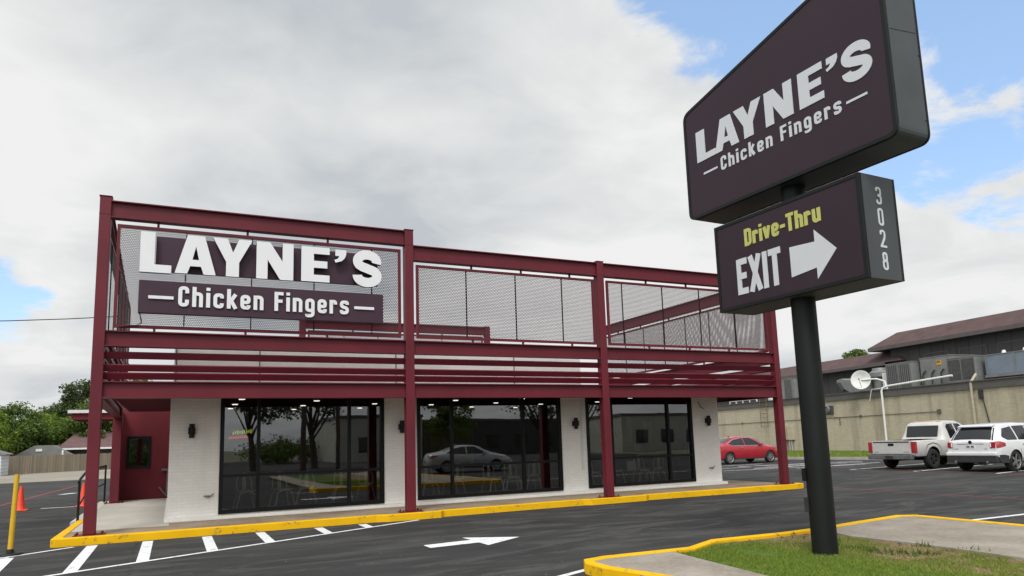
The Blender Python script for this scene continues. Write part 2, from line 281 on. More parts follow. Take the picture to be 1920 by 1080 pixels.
# ------------------------------------------------------------------ mesh helpers
OFF={}
def tag(o,label=None,cat=None,group=None,kind=None):
    if label: o['label']=label
    if cat: o['category']=cat
    if group: o['group']=group
    if kind: o['kind']=kind
    return o
def empty(name,loc,label,cat,group=None):
    o=bpy.data.objects.new(name,None); o.empty_display_size=.2; COL.objects.link(o); o.location=loc; OFF[o.name]=Vector(loc); return tag(o,label,cat,group)
class MB:
    def __init__(s): s.v=[]; s.f=[]; s.mi=[]; s.cur=0
    def quad(s,a,b,c,d): s.poly([a,b,c,d])
    def poly(s,pts):
        i=len(s.v); s.v+= [tuple(p) for p in pts]; s.f.append(tuple(range(i,i+len(pts)))); s.mi.append(s.cur)
    def box(s,x0,x1,y0,y1,z0,z1):
        i=len(s.v); s.v+=[(x,y,z) for z in (z0,z1) for y in (y0,y1) for x in (x0,x1)]
        for f in ((0,2,3,1),(4,5,7,6),(0,1,5,4),(2,6,7,3),(0,4,6,2),(1,3,7,5)): s.f.append(tuple(i+k for k in f)); s.mi.append(s.cur)
        return s
    def obox(s,c,ax,ay,az,hx,hy,hz):
        c=Vector(c); ax,ay,az=(Vector(a).normalized() for a in (ax,ay,az)); i=len(s.v)
        s.v+=[tuple(c+ax*hx*x+ay*hy*y+az*hz*z) for z in (-1,1) for y in (-1,1) for x in (-1,1)]
        for f in ((0,2,3,1),(4,5,7,6),(0,1,5,4),(2,6,7,3),(0,4,6,2),(1,3,7,5)): s.f.append(tuple(i+k for k in f)); s.mi.append(s.cur)
        return s
    def prism(s,pts,O,ex,ey,en,d0,d1,sidemat=None):
        O,ex,ey,en=(Vector(a) for a in (O,ex,ey,en)); n=len(pts); i=len(s.v)
        for d in (d0,d1): s.v+=[tuple(O+ex*p[0]+ey*p[1]+en*d) for p in pts]
        s.f.append(tuple(i+n+k for k in range(n))); s.mi.append(s.cur); s.f.append(tuple(i+k for k in reversed(range(n)))); s.mi.append(s.cur)
        for k in range(n):
            s.f.append((i+k,i+(k+1)%n,i+n+(k+1)%n,i+n+k)); s.mi.append(s.cur if sidemat is None else sidemat)
        return s
    def ribbon(s,pl,w,O,ex,ey,en,d0,d1,closed=False,sidemat=None):
        n=len(pl); P=[Vector((p[0],p[1])) for p in pl]; Ls=[];Rs=[]
        for k in range(n):
            a=P[k-1] if (k>0 or closed) else None; b=P[(k+1)%n] if (k<n-1 or closed) else None
            t1=(P[k]-a).normalized() if a is not None else None; t2=(b-P[k]).normalized() if b is not None else None
            if t1 is None: t1=t2
            if t2 is None: t2=t1
            t=(t1+t2).normalized(); nn=Vector((-t.y,t.x)); c=max(.35,nn.dot(Vector((-t1.y,t1.x))))
            Ls.append(P[k]+nn*w/2/c); Rs.append(P[k]-nn*w/2/c)
        O,ex,ey,en=(Vector(a) for a in (O,ex,ey,en)); i=len(s.v)
        for d in (d0,d1):
            for A in (Ls,Rs): s.v+=[tuple(O+ex*p.x+ey*p.y+en*d) for p in A]
        sm=s.cur if sidemat is None else sidemat
        for k in range(n if closed else n-1):
            k2=(k+1)%n
            s.f.append((i+2*n+k,i+2*n+k2,i+3*n+k2,i+3*n+k)); s.mi.append(s.cur)
            s.f.append((i+k,i+n+k,i+n+k2,i+k2)); s.mi.append(s.cur)
            s.f.append((i+k,i+k2,i+2*n+k2,i+2*n+k)); s.mi.append(sm)
            s.f.append((i+n+k,i+3*n+k,i+3*n+k2,i+n+k2)); s.mi.append(sm)
        if not closed:
            for k in (0,n-1): s.f.append((i+k,i+2*n+k,i+3*n+k,i+n+k)); s.mi.append(sm)
        return s
    def tube(s,pts,r,seg=8,r2=None,cap=True):
        pts=[Vector(p) for p in pts]; n=len(pts); rings=[]
        for k,p in enumerate(pts):
            t=(pts[min(k+1,n-1)]-pts[max(k-1,0)]).normalized(); a=t.orthogonal().normalized()
            if k and abs(prev.dot(t))<.99: a=(prev-prev.dot(t)*t).normalized()
            prev=a; b=t.cross(a); rr=r if r2 is None else r+(r2-r)*k/(n-1)
            i=len(s.v); s.v+=[tuple(p+(a*math.cos(2*math.pi*j/seg)+b*math.sin(2*math.pi*j/seg))*rr) for j in range(seg)]; rings.append(i)
        for k in range(n-1):
            for j in range(seg):
                s.f.append((rings[k]+j,rings[k]+(j+1)%seg,rings[k+1]+(j+1)%seg,rings[k+1]+j)); s.mi.append(s.cur)
        if cap:
            s.f.append(tuple(rings[0]+j for j in reversed(range(seg)))); s.mi.append(s.cur); s.f.append(tuple(rings[-1]+j for j in range(seg))); s.mi.append(s.cur)
        return s
    def lathe(s,prof,O,ax,seg=24):
        O,ax=Vector(O),Vector(ax).normalized(); a=ax.orthogonal().normalized(); b=ax.cross(a); rings=[]
        for (r,h) in prof:
            i=len(s.v); s.v+=[tuple(O+ax*h+(a*math.cos(2*math.pi*j/seg)+b*math.sin(2*math.pi*j/seg))*r) for j in range(seg)]; rings.append(i)
        for k in range(len(prof)-1):
            for j in range(seg):
                s.f.append((rings[k]+j,rings[k]+(j+1)%seg,rings[k+1]+(j+1)%seg,rings[k+1]+j)); s.mi.append(s.cur)
        return s
    def build(s,name,mats,parent=None,smooth=False,base=None,bevel=0):
        mats=mats if isinstance(mats,(list,tuple)) else [mats]
        off=OFF[parent.name] if parent else None
        if off is None:
            if base is None:
                xs=[v[0] for v in s.v]; ys=[v[1] for v in s.v]; base=((min(xs)+max(xs))/2,(min(ys)+max(ys))/2,min(v[2] for v in s.v))
            off=Vector(base)
        me=bpy.data.meshes.new(name); me.from_pydata([(v[0]-off[0],v[1]-off[1],v[2]-off[2]) for v in s.v],[],s.f)
        for m_ in mats: me.materials.append(MAT[m_] if isinstance(m_,str) else m_)
        if any(s.mi): me.polygons.foreach_set('material_index',s.mi)
        bm=bmesh.new(); bm.from_mesh(me)
        bmesh.ops.recalc_face_normals(bm,faces=bm.faces) if len(bm.faces)<40000 else None
        if bevel:
            bmesh.ops.remove_doubles(bm,verts=bm.verts,dist=1e-5)
            bmesh.ops.bevel(bm,geom=[e for e in bm.edges if len(e.link_faces)==2 and e.calc_face_angle(0)>.6],offset=bevel,segments=2,affect='EDGES',profile=.5)
        bm.to_mesh(me); bm.free()
        if smooth:
            me.polygons.foreach_set('use_smooth',[True]*len(me.polygons)); me.set_sharp_from_angle(angle=R(38))
        o=bpy.data.objects.new(name,me); COL.objects.link(o); OFF[o.name]=off
        if parent: o.parent=parent
        else: o.location=off
        return o
def copy_tree(o,loc,rz=0,label=None,group=None):
    r=o.copy(); COL.objects.link(r); r.location=loc; r.rotation_euler=(0,0,rz); OFF[r.name]=Vector(loc)
    if label: r['label']=label
    if group: r['group']=group
    for ch in list(o.children):
        c=ch.copy(); COL.objects.link(c); c.parent=r
        for g in list(ch.children):
            d=g.copy(); COL.objects.link(d); d.parent=c
    return r
def sheet(name,pts,z,mat,kind='structure'):
    b=MB(); b.poly([(p[0],p[1],z) for p in pts]); o=b.build(name,mat,base=(0,0,0)); o['kind']=kind; return o
def slab(name,pts,z0,z1,mat,kind='structure',bevel=0):
    b=MB(); b.prism(pts,(0,0,0),(1,0,0),(0,1,0),(0,0,1),z0,z1); o=b.build(name,mat,base=(0,0,0),bevel=bevel); 
    if kind: o['kind']=kind
    return o

# ------------------------------------------------------------------ glyphs
def fillet(pts,r,closed=False,seg=5):
    out=[]; n=len(pts); P=[Vector(p) for p in pts]
    for k in range(n):
        if not closed and k in (0,n-1): out.append(P[k]); continue
        a,b,c=P[k-1],P[k],P[(k+1)%n]; u=(a-b); v=(c-b); rr=min(r,u.length*.49,v.length*.49); u.normalize(); v.normalize()
        p0=b+u*rr; p1=b+v*rr
        for i in range(seg+1):
            t=i/seg; out.append(p0*(1-t)**2+b*2*t*(1-t)+p1*t*t)
    return [(p.x,p.y) for p in out]
def fillet_var(pts,rs,closed):
    out=[]
    for k in range(len(pts)):
        if rs[k]<=0: out.append(pts[k]); continue
        seg=fillet([pts[k-1],pts[k],pts[(k+1)%len(pts)]],rs[k],False); out+=seg[1:-1]
    return out
w_=.165; a_=w_/2; WD=.44; q_=WD-a_; X_=.74; rr_=.15
STR={ # char: (width,[(points,closed,round)])
'C':(WD,[([(q_,.66),(q_,1-a_),(a_,1-a_),(a_,a_),(q_,a_),(q_,.34)],0,1)]),
'h':(WD,[([(a_,0),(a_,1)],0,0),([(a_,.5),(a_,X_-a_),(q_,X_-a_),(q_,0)],0,1)]),
'i':(w_,[([(a_,0),(a_,X_)],0,0),([(a_,.84),(a_,1)],0,0)]),
'c':(WD,[([(q_,.5),(q_,X_-a_),(a_,X_-a_),(a_,a_),(q_,a_),(q_,.25)],0,1)]),
'k':(WD,[([(a_,0),(a_,1)],0,0),([(a_+.03,.30),(q_+.01,X_)],0,0),([(a_+.09,.42),(q_+.02,0)],0,0)]),
'e':(WD,[([(w_-.002,.36),(q_,.36),(q_,X_-a_),(a_,X_-a_),(a_,a_),(q_,a_),(q_,.22)],0,1)]),
'n':(WD,[([(a_,0),(a_,X_)],0,0),([(a_,.5),(a_,X_-a_),(q_,X_-a_),(q_,0)],0,1)]),
'F':(WD-.04,[([(a_,0),(a_,1)],0,0),([(a_,1-a_),(WD-.04,1-a_)],0,0),([(a_,.52),(WD-.08,.52)],0,0)]),
'g':(WD,[([(q_,.3),(q_,-.25+a_),(a_,-.25+a_),(a_,-.08)],0,1),([(q_,X_-a_),(a_,X_-a_),(a_,a_+.03),(q_,a_+.03)],1,1)]),
'r':(WD*.82,[([(a_,0),(a_,X_)],0,0),([(a_,.45),(a_,X_-a_),(q_-.08,X_-a_),(q_-.08,.5)],0,1)]),
's':(WD,[([(q_,.52),(q_,X_-a_),(a_,X_-a_),(a_,X_/2+.03),(q_,X_/2-.03),(q_,a_),(a_,a_),(a_,.22)],0,1)]),
'D':(WD+.02,[([(a_,a_),(a_,1-a_),(q_+.02,1-a_),(q_+.02,a_)],1,(0,0,.17,.17))]),
'v':(WD,[([(a_-.02,X_),(WD/2,.04)],0,0),([(q_+.02,X_),(WD/2,.04)],0,0)]),
'-':(.3,[([(0,.42),(.3,.42)],0,0)]),
'T':(WD,[([(WD/2,0),(WD/2,1)],0,0),([(0,1-a_),(WD,1-a_)],0,0)]),
'u':(WD,[([(a_,X_),(a_,a_),(q_,a_),(q_,.3)],0,1),([(q_,0),(q_,X_)],0,0)]),
'E':(WD-.03,[([(a_,0),(a_,1)],0,0),([(a_,1-a_),(WD-.03,1-a_)],0,0),([(a_,a_),(WD-.03,a_)],0,0),([(a_,.51),(WD-.07,.51)],0,0)]),
'X':(WD+.04,[([(a_-.01,0),(WD+.05-a_,1)],0,0),([(a_-.01,1),(WD+.05-a_,0)],0,0)]),
'I':(w_,[([(a_,0),(a_,1)],0,0)]),
'3':(WD,[([(a_,.74),(a_,1-a_),(q_,1-a_),(q_,.54),(a_+.08,.52)],0,1),([(a_+.08,.50),(q_,.48),(q_,a_),(a_,a_),(a_,.26)],0,1)]),
'0':(WD,[([(a_,a_),(a_,1-a_),(q_,1-a_),(q_,a_)],1,1)]),
'2':(WD,[([(a_,.72),(a_,1-a_),(q_,1-a_),(q_,.58),(a_,.12)],0,1),([(0,a_),(WD,a_)],0,0)]),
'8':(WD,[([(a_,a_),(a_,.50),(q_,.50),(q_,a_)],1,(.13,.10,.10,.13)),([(a_+.02,.53),(a_+.02,1-a_),(q_-.02,1-a_),(q_-.02,.53)],1,(.08,.12,.12,.08))]),
}
def stroke_glyph(mb,ch,x0,z0,sx,sz,O,ex,ey,en,d0,d1,sidemat=None,wmul=1.):
    k=0
    for pts,closed,rnd in STR[ch][1]:
        P=fillet(pts,rr_,closed) if rnd==1 else (fillet_var(pts,rnd,closed) if rnd else pts)
        P=[(p[0]*sx+x0,p[1]*sz+z0) for p in P]
        mb.ribbon(P,w_*wmul*(sx*.6+sz*.4 if len(pts)!=2 else (sx if abs(pts[0][0]-pts[1][0])<1e-3 else (sz if abs(pts[0][1]-pts[1][1])<1e-3 else sx))),O,ex,ey,en,d0,d1+k*.0012,bool(closed),sidemat); k+=1
def text_w(t,gap=.13): return sum((STR[c][0] if c!=' ' else .22)+gap for c in t)-gap
def stroke_text(t,x0,x1,z0,h,O,ex,ey,en,d0,d1,gap=.13,wmul=1.,sidemat=None):
    s=(x1-x0)/text_w(t,gap); x=x0; out=[]
    for c in t:
        if c==' ': x+=(.22+gap)*s; continue
        mb=MB(); stroke_glyph(mb,c,x,z0,s,h,O,ex,ey,en,d0,d1,sidemat,wmul); out.append(mb); x+=(STR[c][0]+gap)*s
    return out
HEAVY={
'L':[[(0,0),(1,0),(1,.2),(.46,.2),(.46,1),(0,1)]],
'A':[[(0,0),(.30,0),(.37,.2),(.5,.2),(.5,.37),(.42,.37),(.5,.72),(.5,1),(.29,1)],[(1,0),(.71,1),(.5,1),(.5,.72),(.58,.37),(.5,.37),(.5,.2),(.63,.2),(.70,0)]],
'Y':[[(.34,0),(.67,0),(.67,.38),(1,1),(.66,1),(.51,.64),(.37,1),(0,1),(.34,.38)]],
'N':[[(0,0),(.30,0),(.30,.52),(.64,0),(1,0),(1,1),(.70,1),(.70,.50),(.36,1),(0,1)]],
'E':[[(0,0),(1,0),(1,.2),(.44,.2),(.44,.4),(.92,.4),(.92,.6),(.44,.6),(.44,.8),(1,.8),(1,1),(0,1)]],
"'":[[(.08,1),(1,1),(1,.66),(.88,.38),(.62,.15),(.1,0),(.0,.2),(.30,.32),(.42,.52),(.08,.52)]],
}
def heavy(ch,x0,x1,z0,h,O,ex,ey,en,d0,d1,sidemat=None):
    mb=MB()
    if ch=='S':
        P=[(.5+.32*math.cos(R(t)),.69+.18*math.sin(R(t))) for t in range(-14,226,12)]
        P+=[(.33,.545),(.5,.50),(.67,.455)]
        P+=[(.5+.33*math.cos(R(t)),.31+.18*math.sin(R(t))) for t in range(45,-195,-12)]
        P=[(x0+(x1-x0)*p[0],z0+h*p[1]) for p in P]
        mb.ribbon(P,h*.245,O,ex,ey,en,d0,d1,False,sidemat)
    else:
        for poly in HEAVY[ch]: mb.prism([(x0+(x1-x0)*p[0],z0+h*p[1]) for p in poly],O,ex,ey,en,d0,d1,sidemat)
    return mb

# ================================================================== GROUND
sheet('ground',[(-700,-500),(900,-500),(900,900),(-700,900)],-.03,'land')
slab('asphalt',[(-60,-60),(45,-60),(38.6,-5),(33.2,31.3),(31,47),(22,52.5),(-5,52.5),(-14,51.0),(-60,48)],-.25,0,'asphalt')
slab('concrete_lot',[(-60,48.02),(-14,51.02),(-5,52.52),(22,52.52),(20,90),(-60,84)],-.25,.006,'dirt_lot')
def strip(pts,w,mat,z=.004,name='road_marking'):
    b=MB(); P=[Vector(p) for p in pts]
    for k in range(len(P)-1):
        d=(P[k+1]-P[k]).normalized(); n=Vector((-d.y,d.x))*w/2
        b.poly([(*(P[k]+n),z),(*(P[k+1]+n),z),(*(P[k+1]-n),z),(*(P[k]-n),z)][::-1])
    return b
def markings(name,items,mat):
    b=MB()
    for pts,w,z in items:
        t=strip(pts,w,mat,z); i=len(b.v); b.v+=t.v; b.f+=[tuple(i+k for k in f) for f in t.f]; b.mi+=t.mi
    o=b.build(name,mat,base=(0,0,0)); o['kind']='structure'; return o
hx=[(-2.15,-1.95,12.1,14.3),]
it=[]
def edge_y(x): return 11.41+(x+1.61)*(14.62-11.41)/(4.59+1.61)
for xc in (-1.22,-.35,.63,1.57,2.67,3.55): it.append(([(xc,14.76),(xc,edge_y(xc)+.05)],.17,.004))
it.append(([(-1.75,11.34),(4.75,14.70)],.10,.008))
it.append(([(-2.4,14.0),(-1.5,14.75)],.09,.004))
it.append(([(-2.32,13.9),(-2.22,12.2)],.2,.004)); it.append(([(-3.4,14.3),(-2.3,13.93)],.09,.008))
it+= [([(-3.56,26.0),(-2.0,25.85)],.14,.004),([(-4.05,34.3),(-3.6,35.0)],.3,.004)]
it+= [([(4.13,7.55),(4.72,7.80)],.1,.004),([(3.7,7.2),(4.13,7.55)],.1,.006),([(11.6,7.95),(13.94,7.89),(22,7.7)],.11,.004)]
for y0,y1 in ((17.95,18.75),(15.0,15.85),(12.05,12.95),(20.75,21.45),(23.55,24.1)): it.append(([(25.2,y0),(31.4,y1)],.12,.004))
it+= [([(21.9,24.65),(29.5,23.4)],.12,.006),([(24.2,25.1),(27.6,24.9)],.2,.008),([(25.2,27.2),(29.8,26.4)],.2,.004),([(27.5,26.6),(32.4,25.9)],.14,.008),([(19.6,26.7),(25.1,26.2)],.12,.004),([(22.6,28.6),(28.0,28.4)],.12,.004)]
for k in range(5): it.append(([(25.9+k*1.15,26.35-k*.13),(26.6+k*1.15,24.9)],.16,.012))
markings('parking_lines',it,'line_white')
markings('fire_lane_lines',[([(-5.4,23.),(-5.07,28.7),(-4.37,43.2)],.16,.004),([(25.9,28.),(25.66,19),(24.9,13.9),(24.2,8)],.12,.016),([(17.3,22),(16.96,14.63),(16.73,9.43),(16.6,6)],.08,.004)],'line_red')
b=MB(); b.poly([(p[0],p[1],.0045) for p in [(3.64,11.06),(3.64,10.72),(4.49,10.80),(4.49,10.44),(5.30,10.99),(4.47,11.50),(4.49,11.16)]][::-1]); o=b.build('painted_arrow','line_white',base=(0,0,0)); o['kind']='structure'

# sidewalk slab and its yellow kerb
slab('sidewalk',[(-1.72,15.07),(16.25,15.22),(16.25,24.5),(-1.72,24.5)],-.1,.13,'slab')
slab('porch_pad',[(-1.70,16.15),(-.02,16.1),(-.02,25.45),(-1.70,25.45)],.05,.137,'pad')
b=MB()
out=[(-1.86,18.9),(-1.88,14.98),(-1.80,14.90),(3.9,14.95),(4.15,14.83),(5.30,14.86),(5.42,14.99),(9.05,15.10),(9.2,14.98),(10.85,15.04),(11.0,15.15),(16.1,15.06),(16.42,15.14),(16.45,15.4)]
inn=[(-1.71,18.9),(-1.72,15.2),(-1.66,15.08),(4.0,15.10),(4.22,15.0),(5.25,15.03),(5.40,15.13),(9.1,15.24),(9.25,15.14),(10.8,15.19),(10.95,15.29),(16.0,15.22),(16.27,15.28),(16.3,15.4)]
for k in range(len(out)-1):
    a,c,d,e=out[k],out[k+1],inn[k+1],inn[k]
    b.prism([a,c,d,e],(0,0,0),(1,0,0),(0,1,0),(0,0,1),-.05,.142)
k1=b.build('yellow_kerb','kerb_yellow',base=(0,0,0),bevel=.012); k1['kind']='structure'
slab('building_footing',[(-.12,16.72),(15.05,16.72),(15.05,24.3),(-.12,24.3)],.0,.20,'white_brick')
bpy.data.objects['building_footing']['kind']='structure'

# island with the pole sign
cur=[(4.75,6.2),(4.50,7.15),(4.50,7.55),(4.62,7.78),(4.95,7.86),(6.25,7.80),(6.95,8.16),(8.25,8.10),(9.3,8.18),(10.1,8.32),(11.35,8.50),(11.62,8.30),(11.55,6.6),(11.2,0),(11,-6)]
cin=[]
for k,p in enumerate(cur):
    a=Vector(cur[max(k-1,0)]); c=Vector(cur[min(k+1,len(cur)-1)]); t=(c-a).normalized(); n=Vector((t.y,-t.x)); q=Vector(p)+n*.14; cin.append((q.x,q.y))
b=MB()
for k in range(len(cur)-1): b.prism([cur[k],cur[k+1],cin[k+1],cin[k]],(0,0,0),(1,0,0),(0,1,0),(0,0,1),-.05,.13)
k2=b.build('island_kerb','kerb_yellow',base=(0,0,0),bevel=.012); k2['kind']='structure'
slab('island_turf',cin[1:]+[(4.6,-6)],-.1,.085,'island')
slab('driveway_apron',[cin[1],cin[2],cin[3],cin[4],(5.9,7.70),(5.82,7.02),(5.70,5.9),(5.5,3.0),(5.4,-6),(4.6,-6)],-.05,.115,'apron')
slab('driveway_apron',[(9.0,7.98),(10.1,8.18),(11.3,8.34),(11.46,8.2),(11.40,6.6),(11.06,0),(10.86,-6),(8.6,-6),(8.7,3.5),(8.74,5.1),(8.82,6.3),(8.75,7.3)],-.05,.115,'apron')
# grass blades
def blades(name,regions,n,h0,h1,w,mat,z,seed,dens=None):
    rnd=random.Random(seed); b=MB()
    def inside(x,y,P):
        c=False; j=len(P)-1
        for i in range(len(P)):
            if (P[i][1]>y)!=(P[j][1]>y) and x<(P[j][0]-P[i][0])*(y-P[i][1])/(P[j][1]-P[i][1])+P[i][0]: c=not c
            j=i
        return c
    P=regions; xs=[p[0] for p in P]; ys=[p[1] for p in P]; k=0
    while k<n:
        x=rnd.uniform(min(xs),max(xs)); y=rnd.uniform(min(ys),max(ys))
        if not inside(x,y,P): continue
        k+=1
        if dens and not dens(x,y,rnd): continue
        a=rnd.uniform(0,2*math.pi); h=rnd.uniform(h0,h1); ww=w*rnd.uniform(.7,1.3); dx,dy=math.cos(a)*ww,math.sin(a)*ww; lx,ly=rnd.gauss(0,.5)*h,rnd.gauss(0,.5)*h
        b.poly([(x-dx,y-dy,z),(x+dx,y+dy,z),(x+lx,y+ly,z+h)])
    o=b.build(name,mat,base=(0,0,0)); tag(o,kind='stuff'); return o
gr=[(5.95,7.66),(6.98,7.98),(8.2,7.93),(8.95,7.96),(8.72,7.3),(8.79,6.3),(8.72,5.1),(8.6,2.6),(5.55,2.6),(5.75,5.9),(5.85,7.0)]
def dn(x,y,r):
    v=noise.noise((x*1.1+3,y*1.1,0))+.5*noise.noise((x*3,y*3,5)); bare=min(.62,max(0,x-7.35)*1.0)+max(0,y-7.72)*2.2; v+=.35*noise.noise((x*5,y*5,2))
    return v>-.42+bare*.80 or r.random()<.06
o=blades('grass',gr,70000,.018,.045,.0045,'grass',.08,4,dn); o['label']='patchy green lawn round the pole sign base'; o['category']='grass'
# right far verge
verge=[(33.5,31.4),(38.9,-5),(52.5,-5),(46.6,38.0),(44.6,52.5),(31.4,47.5)]
slab('verge_kerb',[(33.2,31.3),(33.45,31.35),(38.9,-5),(38.6,-5)],-.05,.14,'concrete'); slab('verge_kerb',[(33.45,31.35),(33.2,31.3),(31,47),(31.3,47)],-.05,.14,'concrete')
slab('verge_turf',verge,-.1,.12,'turf')
o=blades('grass',[(33.6,31.4),(36.6,12),(48.5,12),(46.6,38.0),(44.6,50),(33.0,44)],26000,.05,.13,.022,'grass',.10,9); o['label']='green grass verge in front of the beige brick wall'; o['category']='grass'

# ================================================================== STEEL FRAME
X0,X3,YF,YB=-1.34,15.82,15.26,24.4
PX=[-1.32,4.74,9.88,15.82]
fr=empty('steel_canopy_frame',(7.2,15.26,.13),'maroon steel frame with perforated screens wrapped round the white restaurant','steel frame')
def post(x,y,top,w=.20,z0=.13):
    b=MB(); b.box(x-w/2,x+w/2,y-w/2,y+w/2,z0+.02,top); b.box(x-w/2-.012,x+w/2+.012,y-w/2-.012,y+w/2+.012,top,top+.012)
    o=b.build('post','maroon',fr,bevel=.012)
    p=MB(); p.box(x-w/2-.002,x+w/2+.002,y-w/2-.002,y+w/2+.002,top-.36,top-.352); p.build('splice_seam','black',o)
    p=MB(); p.box(x-.25,x+.25,y-.17,y+.17,z0,z0+.02); p.build('base_plate','maroon',o)
    for sx in (-.2,.2):
        for sy in (-.12,.12): q=MB(); q.tube([(x+sx,y+sy,z0+.02),(x+sx,y+sy,z0+.06)],.018,6); q.build('anchor_bolt','maroon',o)
    return o
post(PX[0],YF,6.52); post(PX[1],YF,6.47); post(PX[2],YF,6.15); post(PX[3],YF,6.15)
post(-1.52,YB,6.46,.24); post(X3,YB,6.12); post(3.84,YB,5.92,.2); post(10.65,YB,5.92,.2)
def beam(p0,p1,z0,z1,fw=.20):
    # I-section running from p0 to p1
    a=Vector((*p0,0)); c=Vector((*p1,0)); d=(c-a).normalized(); n=Vector((-d.y,d.x,0)); b=MB(); mid=(a+c)/2; L=(c-a).length/2
    b.obox(mid+Vector((0,0,(z0+z1)/2)),d,n,(0,0,1),L,.03,(z1-z0)/2-.02)
    for z in (z0+.011,z1-.011): b.obox(mid+Vector((0,0,z)),d,n,(0,0,1),L,fw/2,.011)
    return b.build('beam','maroon',fr)
def bays(): return [(PX[0]+.1,PX[1]-.1,6.11,6.45),(PX[1]+.1,PX[2]-.1,5.77,6.12),(PX[2]+.1,PX[3]-.1,5.77,6.12)]
for xa,xb,zt0,zt1 in bays():
    for z0,z1 in ((2.62,2.94),(3.60,3.905),(zt0,zt1)): beam((xa,YF),(xb,YF),z0,z1)
for x,zt0,zt1,yb in ((X0+.02,6.11,6.45,YB),(X3,5.77,6.12,YB)):
    for z0,z1 in ((2.62,2.94),(3.60,3.905),(zt0,zt1)): beam((x,YF+.1),(x if x>0 else -1.50,yb-.12),z0,z1)
beam((3.94,YB),(10.55,YB),5.60,5.90); 
# louvre blades
def louver(p0,p1,zc,inw,h=.115,t=.055,tilt=28):
    a=Vector((*p0,zc)); c=Vector((*p1,zc)); d=(c-a).normalized(); n=Vector((*inw,0)); th=R(tilt)
    up=(Vector((0,0,1))*math.cos(th)-n*math.sin(th)).normalized(); b=MB(); nn=d.cross(up)
    b.obox((a+c)/2,d,nn,up,(c-a).length/2,t/2,h/2/math.cos(th)); return b.build('louver_blade','maroon',fr)
for xa,xb,_,_ in bays():
    for z in (3.445,3.205,3.05): louver((xa,YF+.03),(xb,YF+.03),z,(0,1))
for x,s in ((X0+.02,1),(X3,-1)):
    for z in (3.445,3.205,3.05): louver((x+s*.02,YF+.12),(x+s*.02,YB-.12),z,(s,0))
# perforated screens
def screen(p0,p1,z0,z1,seams,inw,tabs,tz=.09):
    a=Vector((*p0,0)); c=Vector((*p1,0)); d=(c-a).normalized(); L=(c-a).length; n=Vector((*inw,0)); t=.028
    def P(s_,z,o=0): return a+d*s_+n*o+Vector((0,0,z))
    b=MB(); b.poly([P(t,z0+t,.018),P(L-t,z0+t,.018),P(L-t,z1-t,.018),P(t,z1-t,.018)]); pn=b.build('mesh_panel','mesh',fr)
    f=MB()
    for z in (z0,z1): f.obox(P(L/2,z),d,n,(0,0,1),L/2+t,t,t)
    for s_ in (0,L): f.obox(P(s_,(z0+z1)/2),d,n,(0,0,1),t,t,(z1-z0)/2-t)
    f.build('tube_frame','maroon',pn)
    for s_ in seams:
        f=MB(); f.obox(P(s_,(z0+z1)/2,.03),d,n,(0,0,1),.011,.012,(z1-z0)/2-t); f.build('panel_seam','black',pn)
    for s_ in tabs:
        f=MB(); f.obox(P(s_,z1+t+tz/2-.001),d,n,(0,0,1),.022,.018,tz/2); f.build('bracket','maroon',pn)
        f=MB(); f.obox(P(s_,z0-t-.03),d,n,(0,0,1),.022,.018,.03); f.build('bracket','maroon',pn)
screen((-1.08,YF),(4.53,YF),4.0,5.98,[1.20,2.45,3.72,4.98],(0,1),[.68,2.35,4.0],.10)
screen((4.95,YF),(9.68,YF),4.0,5.65,[1.22,2.52,3.82],(0,1),[1.35,2.67,4.05],.09)
screen((10.12,YF),(15.6,YF),4.0,5.65,[.48,1.79,3.06,4.3],(0,1),[1.25,2.6,4.0],.09)
for x,s,zt in ((X0+.02,1,5.98),(X3,-1,5.65)):
    screen((x,YF+.25),(x,YB-.25),4.0,zt,[1.2,2.4,3.6,4.8,6.0,7.2],(s,0),[1.0,2.8,4.5,6.2,7.7],.1)
screen((4.05,YB),(10.45,YB),4.1,5.5,[1.2,2.4,3.6,4.8],(0,1),[1.5,3.2,4.8],.07)
# ribbed decks under the canopy
def deck(x0,x1,y0,y1,z):
    b=MB(); b.box(x0,x1,y0,y1,z,z+.03)
    y=y0+.1
    while y<y1: b.box(x0+.002,x1-.002,y,y+.07,z-.045,z+.002); y+=.24
    return b.build('ribbed_soffit','deck',fr)
deck(X0+.12,-.073,YF+.12,YB-.2,2.86); deck(-.10,15.0,YF+.12,16.86,2.88); deck(15.07,X3-.1,YF+.12,YB-.2,2.86)
for y in (17.6,19.9,22.2):
    beam((15.07,y),(X3-.1,y),3.0,3.15,.1)

# ================================================================== RESTAURANT BUILDING
YW=16.9
rb=empty('restaurant_building',(7.5,16.9,.13),'low white painted brick restaurant with three black framed window bays','building')
WX=[(.93,4.60),(5.43,9.50),(10.30,13.99)]; ZS=[.22,.24,.25]; ZT=2.80
b=MB()
xs=[-.07]+[v for w in WX for v in w]+[15.0]
for k in range(0,len(xs),2): b.box(xs[k],xs[k+1],YW,YW+.25,.19,ZT)
for (x0,x1),zs in zip(WX,ZS): b.box(x0,x1,YW+.003,YW+.25,.19,zs)
b.box(-.07,15.0,YW,YW+.25,ZT,2.95); b.box(-.07,.18,YW+.25,24.2,.19,2.95); b.box(14.75,15.0,YW+.25,24.2,.19,2.95)
b.box(-.07,15.0,24.2,24.4,.19,2.95)
b.build('brick_wall','white_brick',rb)
b=MB(); b.box(-.03,10.40,YW+.35,YW+.6,2.95,3.98); b.box(-.03,.2,YW+.6,23.0,2.95,3.9)
b.build('parapet','white_wall',rb)
b=MB()
for x in (-.0,1.75,5.0,8.3): b.box(x,x+.02,YW+.335,YW+.352,3.0,3.97)
b.build('parapet_joint','hvac_dark',rb)
